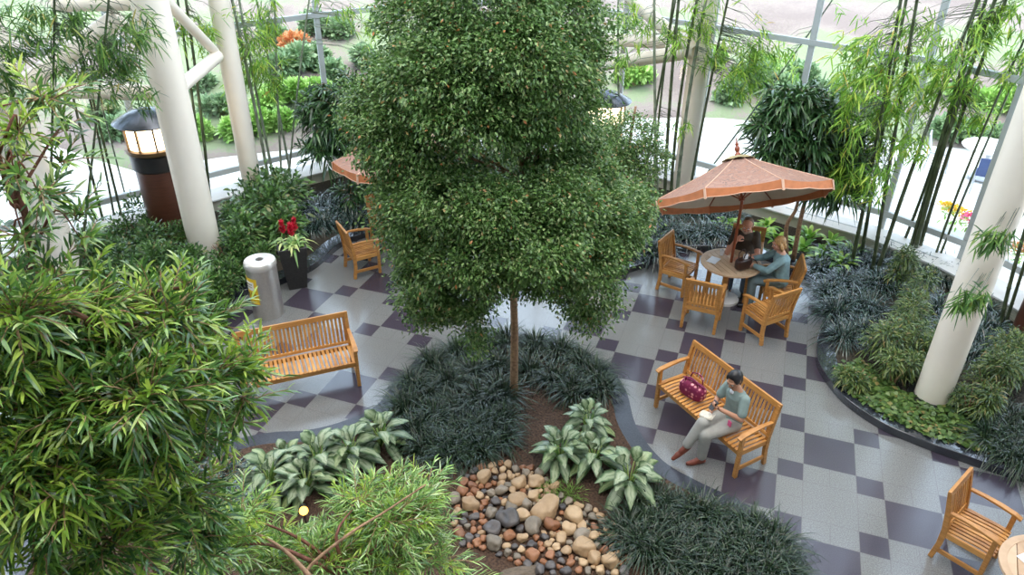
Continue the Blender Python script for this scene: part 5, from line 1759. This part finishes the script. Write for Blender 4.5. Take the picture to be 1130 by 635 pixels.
# small landscape spotlight glowing in the foliage
p = gnd(338, 580, 0.03)
t = thing('garden_spotlight', p, 0.4, 'small lit yellow spotlight in the foliage below the silver plants', 'light')
MB().tube([(0, 0, -0.02), (0, 0, 0.22)], 0.010, 8).build('stake', black_metal, t)
MB().tube([(0, 0.07, 0.21), (0, -0.05, 0.28)], [0.045, 0.055], 20).build('housing', black_metal, t, smooth='auto')
MB().tube([(0, -0.050, 0.280), (0, -0.056, 0.284)], 0.048, 20).build('lens', SPOT_M, t)

# ------------------------------------------------------------------ people
def V3(*a): return np.array(a, float)


def hand(m, wrist, d, palm, thumb_side, curl=0.5, spread=0.12, s=1.0):
    """Palm, four jointed fingers of unequal length and a thumb from the side of the palm. d: pointing direction, palm: the way the palm faces."""
    d = unit(V3(*d)); palm = unit(V3(*palm) - d * np.dot(V3(*palm), d))
    side = np.cross(d, palm) * thumb_side              # towards the thumb
    w = V3(*wrist)
    R = Matrix(((side[0], d[0], palm[0]), (side[1], d[1], palm[1]), (side[2], d[2], palm[2])))
    m.ball(w + d * 0.045 * s, ((0.040 * s, 0.052 * s, 0.016 * s), R), 12, 8)
    for i, (off, ln) in enumerate(((0.030, 0.070), (0.010, 0.080), (-0.010, 0.074), (-0.029, 0.058))):
        p = w + d * (0.086 - 0.004 * abs(i - 1)) * s + side * off * s
        fd = unit(d + side * spread * (1.2 - i * 0.8))
        ang = 0.25 * curl
        for q, seg in enumerate((0.44, 0.32, 0.24)):
            ang += curl * (0.7 + 0.25 * q)
            nd_ = fd * math.cos(ang) + palm * math.sin(ang)
            e = p + nd_ * ln * seg * s
            m.cap(p, (0.0098 - 0.0009 * q) * s, e, (0.0092 - 0.0010 * q) * s, 8)
            p = e
    p = w + d * 0.028 * s + side * 0.034 * s
    for q, (ln, a) in enumerate(((0.040, 0.55), (0.030, 0.25))):
        nd_ = unit(d * (0.75 + 0.2 * q) + side * a + palm * (0.35 + 0.3 * curl))
        e = p + nd_ * ln * s
        m.cap(p, (0.0125 - 0.002 * q) * s, e, (0.0108 - 0.002 * q) * s, 8)
        p = e


def head_frame(c, tilt, turn=0.0, roll=0.0):
    R = Matrix.Rotation(turn, 3, 'Z') @ Matrix.Rotation(tilt, 3, 'X') @ Matrix.Rotation(roll, 3, 'Y')
    c = Vector(c)
    return (lambda *p: tuple(c + R @ Vector(p))), R


def head(m, F, R, s=1.0, fat=1.0):
    b_ = lambda p, r: m.ball(F(*[k * s for k in p]), (tuple(k * s for k in r), R), 18, 12)
    b_((0, 0.014, 0.022), (0.073 * fat, 0.092, 0.088))
    b_((0, -0.026, -0.034), (0.057 * fat, 0.062, 0.076))
    b_((0, -0.066, -0.088), (0.026 * fat, 0.022, 0.022))
    for sx in (-1, 1):
        b_((sx * 0.037 * fat, -0.062, -0.030), (0.025, 0.022, 0.026))
        b_((sx * 0.046 * fat, -0.010, -0.070), (0.018 * fat, 0.04, 0.022))
        b_((sx * 0.075 * fat, 0.016, -0.012), (0.011, 0.020, 0.032))
        b_((sx * 0.014, -0.094, -0.032), (0.009, 0.010, 0.008))
        m.cap(F(sx * 0.012 * s, -0.083 * s, 0.026 * s), 0.011 * s, F(sx * 0.048 * s, -0.070 * s, 0.026 * s), 0.010 * s, 8)
    m.cap(F(0, -0.084 * s, 0.012 * s), 0.010 * s, F(0, -0.104 * s, -0.028 * s), 0.0135 * s, 10)


def face_parts(t, F, R, s=1.0, brow=None, smile=0.0):
    for sx in (-1, 1):
        e = MB().ball(F(sx * 0.031 * s, -0.0815 * s, 0.004 * s), ((0.0135 * s, 0.0075 * s, 0.0075 * s), R)).build('eye', paper, t, smooth=True)
        MB().ball(F(sx * 0.031 * s, -0.0875 * s, 0.003 * s), ((0.006 * s, 0.0035 * s, 0.006 * s), R)).build('iris', eye_mat, e, smooth=True)
        MB().tube([F(sx * 0.014 * s, -0.092 * s, 0.026 * s), F(sx * 0.032 * s, -0.089 * s, 0.032 * s), F(sx * 0.050 * s, -0.076 * s, 0.027 * s)], [0.003 * s, 0.004 * s, 0.002 * s], 6).build('eyebrow', brow or hair_black, t, smooth=True)
    MB().tube([F(-0.024 * s, -0.083 * s, -0.0585 * s + smile), F(-0.008 * s, -0.0895 * s, -0.057 * s), F(0.008 * s, -0.0895 * s, -0.057 * s), F(0.024 * s, -0.083 * s, -0.0585 * s + smile)], [0.003 * s, 0.0065 * s, 0.0065 * s, 0.003 * s], 8).build('lips', lip_mat, t, smooth=True)


def chain(m, pts, rs, n=14):
    for i in range(len(pts) - 1):
        m.cap(pts[i], rs[i], pts[i + 1], rs[i + 1], n)


def torso(m, pel, waist, chest, neck, sh, hw, depth, g=0.0):
    """Hips, waist and ribcage as one tapering trunk; sh the half shoulder width, g the extra of the cloth."""
    pel, waist, chest, neck = map(np.array, (pel, waist, chest, neck))
    for a, b_, ra, rb, da, db in ((pel, waist, hw, hw * 0.86, depth, depth * 0.9), (waist, chest, hw * 0.86, sh * 0.86, depth * 0.9, depth), (chest, neck * 0.75 + chest * 0.25, sh * 0.86, sh * 0.45, depth, depth * 0.62)):
        for k in range(6):
            f = k / 5
            m.ball(a * (1 - f) + b_ * f, (ra * (1 - f) + rb * f + g, da * (1 - f) + db * f + g, 0.075 + g), 18, 10)


def shoe(t, ankle, d, mat, sole=True, s=1.0, down=0.0):
    d = unit(V3(*d)); a = V3(*ankle)
    m = MB()
    heel, ball_, toe = a + V3(0, 0, -0.055) - d * 0.035, a + V3(0, 0, -0.058 - down * 0.6) + d * 0.11 * s, a + V3(0, 0, -0.06 - down) + d * 0.175 * s
    chain(m, [heel, ball_, toe], [0.034, 0.038, 0.026], 12)
    m.cap(a + V3(0, 0, -0.01), 0.036, a + d * 0.07 + V3(0, 0, -0.04 - down * .3), 0.034, 12)
    o = m.build('shoe', mat, t, smooth=True)
    remesh(o, 0.008, 3)
    return o


# ---- woman on the bench, legs crossed, looking at a phone
seat_px = gnd(803, 464, 0.50)
s_ = float(np.dot(seat_px[:2] - BC, bd)) + 0.03
wl = bench_pt(s_, 0.02, 0.0)
wrz = rz_of(bf) - 0.12
W = thing('person', wl, wrz, 'person in grey-green scrubs on the bench, legs crossed, looking at a phone', 'person')
pel, waist, chest, neck = (0, 0.0, .535), (0, .035, .70), (0, 0.02, .90), (0, -0.015, 1.04)
hc = (0, -0.075, 1.165)
F, R = head_frame(hc, 0.50, 0.34)
shl, shr = V3(.155, .01, .955), V3(-.155, .01, .955)
ell, elr = V3(.235, -.07, .735), V3(-.225, -.06, .73)
wrl, wrr = V3(.055, -.255, .815), V3(-.075, -.275, .665)
hipr, knr, anr = V3(-.09, -.02, .535), V3(.0, -.43, .615), V3(-.045, -.575, .265)
hipl, knl, anl = V3(.09, -.02, .53), V3(.09, -.42, .49), V3(.055, -.40, .085)
m = MB()
torso(m, pel, waist, chest, neck, .155, .150, .098)
m.cap(V3(*neck) - [0, 0, .06], .052, V3(*hc) + [0, .02, -.03], .047)
head(m, F, R, 0.96)
chain(m, [shl, ell, wrl], [.047, .037, .026]); chain(m, [shr, elr, wrr], [.047, .037, .026])
hand(m, wrl, (-.35, -.75, .35), (-.4, -.1, .9), -1, 0.75)
hand(m, wrr, (.30, -.9, -.15), (0.1, 0, -1), 1, 0.45)
chain(m, [hipr, knr, anr], [.075, .052, .035]); chain(m, [hipl, knl, anl], [.075, .052, .035])
remesh(m.build('body', skin_f, W, smooth=True), 0.0065, 3)
face_parts(W, F, R, 0.96)
m = MB()
torso(m, V3(0, 0.005, .55), waist, chest, V3(*neck) + [0, 0, -.05], .163, .158, .103, .012)
for sh, el in ((shl, ell), (shr, elr)):
    q = sh * 0.28 + el * 0.72
    chain(m, [sh + [0, 0, -0.005], q], [.064, .062])
remesh(m.build('scrub_top', scrub, W, smooth=True), 0.010, 4)
m = MB()
m.ball((0, 0.0, .53), (.168, .125, .10), 18, 12)
chain(m, [hipr, knr, anr + [0, .01, .015]], [.098, .074, .062]); chain(m, [hipl, knl, anl + [0, 0, .03]], [.098, .076, .062])
remesh(m.build('trousers', trouser_pale, W, smooth=True), 0.011, 4)
shoe(W, anr, (-.12, -.85, -.42), sandal, down=0.05)
shoe(W, anl, (-.16, -1, 0), sandal)
m = MB()
m.ball(F(0, .028, .034), ((.080, .092, .090), R), 20, 14)
m.ball(F(0, .050, -.02), ((.076, .062, .085), R), 18, 12)
for sx in (-1, 1):
    m.ball(F(sx * .062, -.006, .030), ((.022, .048, .058), R), 12, 8)
chain(m, [F(0, .095, .0), F(0, .105, -.05), F(0.01, .085, -.12), F(0.015, .055, -.18)], [.046, .044, .036, .018], 12)
remesh(m.build('hair', hair_black, W, smooth=True), 0.009, 3)
m = MB()
m.ball((0, -.066, .985), ((.036, .022, .034), Matrix.Rotation(-0.45, 3, 'X')), 12, 8)
m.build('undershirt', paper, W, smooth=True)
# badge clipped to the scrub top, part of what she wears
MB().box((.155, -.155, .635), (.055, .02, .075)).build('pink_badge', pink, W, bevel=0.006)


def held(o, parent_mat, loc, rot=(0, 0, 0)):
    o.matrix_world = parent_mat @ Matrix.Translation(loc) @ Matrix.Rotation(rot[2], 4, 'Z') @ Matrix.Rotation(rot[1], 4, 'Y') @ Matrix.Rotation(rot[0], 4, 'X')
    return o


WM = Matrix.Translation(wl) @ Matrix.Rotation(wrz, 4, 'Z')
t = thing('mobile_phone', (0, 0, 0), 0, 'black mobile phone in the hand of the woman on the bench', 'phone')
MB().box((0, 0, 0), (0.068, 0.13, 0.010)).build('phone_body', black_plastic, t, bevel=0.003)
MB().box((0, 0, 0.0055), (0.060, 0.112, 0.001)).build('screen', eye_mat, t)
held(t, WM, (0.012, -0.325, 0.862), (0.75, 0.15, 0.25))
t = thing('food_packet', (0, 0, 0), 0, 'crumpled white snack packet under the right hand of the woman on the bench', 'packet')
m = soft_box(MB(), (0, 0, 0), (0.15, 0.12, 0.055), pw=0.6)
m.path_bar([(0.06, 0, 0.0), (0.085, 0, 0.01), (0.10, 0, 0.025)], 0.11, 0.008, (0, 1, 0))
m.build('packet_body', plain('packet_cream', (0.72, 0.66, 0.56), rough=0.6, noise=0.25, scale=25), t, smooth=True)
held(t, WM, (-0.035, -0.37, 0.685), (0.1, 0.0, 0.5))

# ---- man behind the table
ml = (3.96, 11.36, 0.0)
mrz = rz_of((-0.35, -0.94))
Mn = thing('person', ml, mrz, 'person in a dark olive tee leaning on the umbrella table, hand raised to chin', 'person')
pel, waist, chest, neck = (0, 0.0, .55), (0, -.03, .74), (0, -.10, .97), (0, -0.16, 1.12)
hc = (0.0, -0.235, 1.235)
F, R = head_frame(hc, 0.42, -0.12, 0.08)
shl, shr = V3(.165, -.115, 1.03), V3(-.165, -.115, 1.03)
ell, elr = V3(.245, -.40, .80), V3(-.235, -.46, .79)
wrl, wrr = V3(.03, -.545, .775), V3(-.135, -.43, 1.02)
m = MB()
torso(m, pel, waist, chest, neck, .185, .185, .135)
m.cap(V3(*neck) - [0, 0, .06], .066, V3(*hc) + [0, .02, -.04], .060)
head(m, F, R, 1.06, 1.08)
chain(m, [shl, ell, wrl], [.060, .047, .033]); chain(m, [shr, elr, wrr], [.060, .047, .033])
hand(m, wrl, (-1, -.15, -.12), (0, 0, -1), 1, 0.35, s=1.1)
hand(m, wrr, (.62, .38, .65), (.4, .6, -.3), -1, 0.75, s=1.1)
for sx in (-1, 1):
    chain(m, [V3(sx * .10, -.02, .55), V3(sx * .14, -.46, .55), V3(sx * .13, -.42, .10)], [.085, .060, .042])
remesh(m.build('body', skin_m, Mn, smooth=True), 0.0075, 3)
face_parts(Mn, F, R, 1.06, hair_grey)
m = MB()
torso(m, V3(0, 0.0, .57), waist, chest, V3(*neck) + [0, 0.0, -.05], .192, .192, .142, .013)
for sh, el in ((shl, ell), (shr, elr)):
    chain(m, [sh, sh * 0.38 + el * 0.62], [.068, .066])
remesh(m.build('tee_shirt', tee_brown, Mn, smooth=True), 0.012, 4)
m = MB()
m.ball((0, 0.0, .54), (.195, .15, .11), 18, 12)
for sx in (-1, 1):
    chain(m, [V3(sx * .10, -.02, .55), V3(sx * .14, -.46, .55), V3(sx * .13, -.42, .13)], [.105, .082, .072])
remesh(m.build('jeans', jeans, Mn, smooth=True), 0.012, 4)
for sx in (-1, 1):
    shoe(Mn, (sx * .13, -.42, .095), (sx * .1, -1, 0), black_plastic, s=1.15)
m = MB()
m.ball(F(0, .040, .036), ((.083, .086, .086), R), 20, 14)
for sx in (-1, 1):
    m.ball(F(sx * .074, .025, .010), ((.018, .045, .052), R), 12, 8)
remesh(m.build('hair', hair_grey, Mn, smooth=True), 0.010, 3)
m = MB()
chain(m, [F(-.060, -.02, -.065), F(-.045, -.066, -.088), F(0, -.088, -.100), F(.045, -.066, -.088), F(.060, -.02, -.065)], [.016, .022, .026, .022, .016], 10)
remesh(m.build('beard', beard_mat, Mn, smooth=True), 0.009, 3)

# ---- woman at the right of the table
wl2 = (4.37, 10.55, 0.0)
w2rz = rz_of((-0.95, 0.22))
W2 = thing('person', wl2, w2rz, 'person with blond bobbed hair in a grey-teal shirt at the umbrella table', 'person')
pel, waist, chest, neck = (0, 0.0, .54), (0, -.01, .71), (0, -.05, .92), (0, -0.09, 1.06)
hc = (0.0, -0.145, 1.19)
F, R = head_frame(hc, 0.30, 0.25)
shl, shr = V3(.17, -.065, .98), V3(-.17, -.065, .98)
ell, elr = V3(.235, -.27, .80), V3(-.235, -.29, .80)
wrl, wrr = V3(.10, -.47, .80), V3(-.09, -.48, .83)
m = MB()
torso(m, pel, waist, chest, neck, .165, .165, .115)
m.cap(V3(*neck) - [0, 0, .06], .054, V3(*hc) + [0, .02, -.03], .048)
head(m, F, R, 0.98)
chain(m, [shl, ell, wrl], [.048, .038, .027]); chain(m, [shr, elr, wrr], [.048, .038, .027])
hand(m, wrl, (-.55, -.8, .1), (-.5, .1, -.5), 1, 0.6)
hand(m, wrr, (.55, -.75, .25), (.6, .1, -.3), -1, 0.6)
for sx in (-1, 1):
    chain(m, [V3(sx * .09, -.02, .54), V3(sx * .10, -.44, .53), V3(sx * .09, -.42, .10)], [.078, .055, .037])
remesh(m.build('body', skin_w, W2, smooth=True), 0.007, 3)
face_parts(W2, F, R, 0.98, hair_blond)
m = MB()
torso(m, V3(0, 0.0, .55), waist, chest, V3(*neck) + [0, 0.0, -.05], .175, .178, .122, .014)
for sh, el, wr in ((shl, ell, wrl), (shr, elr, wrr)):
    chain(m, [sh, el, el * 0.15 + wr * 0.85], [.068, .058, .044])
remesh(m.build('shirt', shirt_teal, W2, smooth=True), 0.011, 4)
m = MB()
m.ball((0, 0.0, .535), (.18, .135, .105), 18, 12)
for sx in (-1, 1):
    chain(m, [V3(sx * .09, -.02, .54), V3(sx * .10, -.44, .53), V3(sx * .09, -.42, .13)], [.100, .078, .068])
remesh(m.build('slacks', slacks_teal, W2, smooth=True), 0.012, 4)
for sx in (-1, 1):
    shoe(W2, (sx * .09, -.42, .09), (sx * .1, -1, 0), black_plastic)
m = MB()
m.ball(F(0, .026, .036), ((.086, .096, .090), R), 20, 14)
for sx in (-1, 1):
    chain(m, [F(sx * .078, .0, .02), F(sx * .086, .012, -.05), F(sx * .076, .02, -.105)], [.030, .034, .024], 12)
m.ball(F(0, .075, -.045), ((.085, .042, .085), R), 16, 12)
remesh(m.build('hair', hair_blond, W2, smooth=True), 0.010, 3)
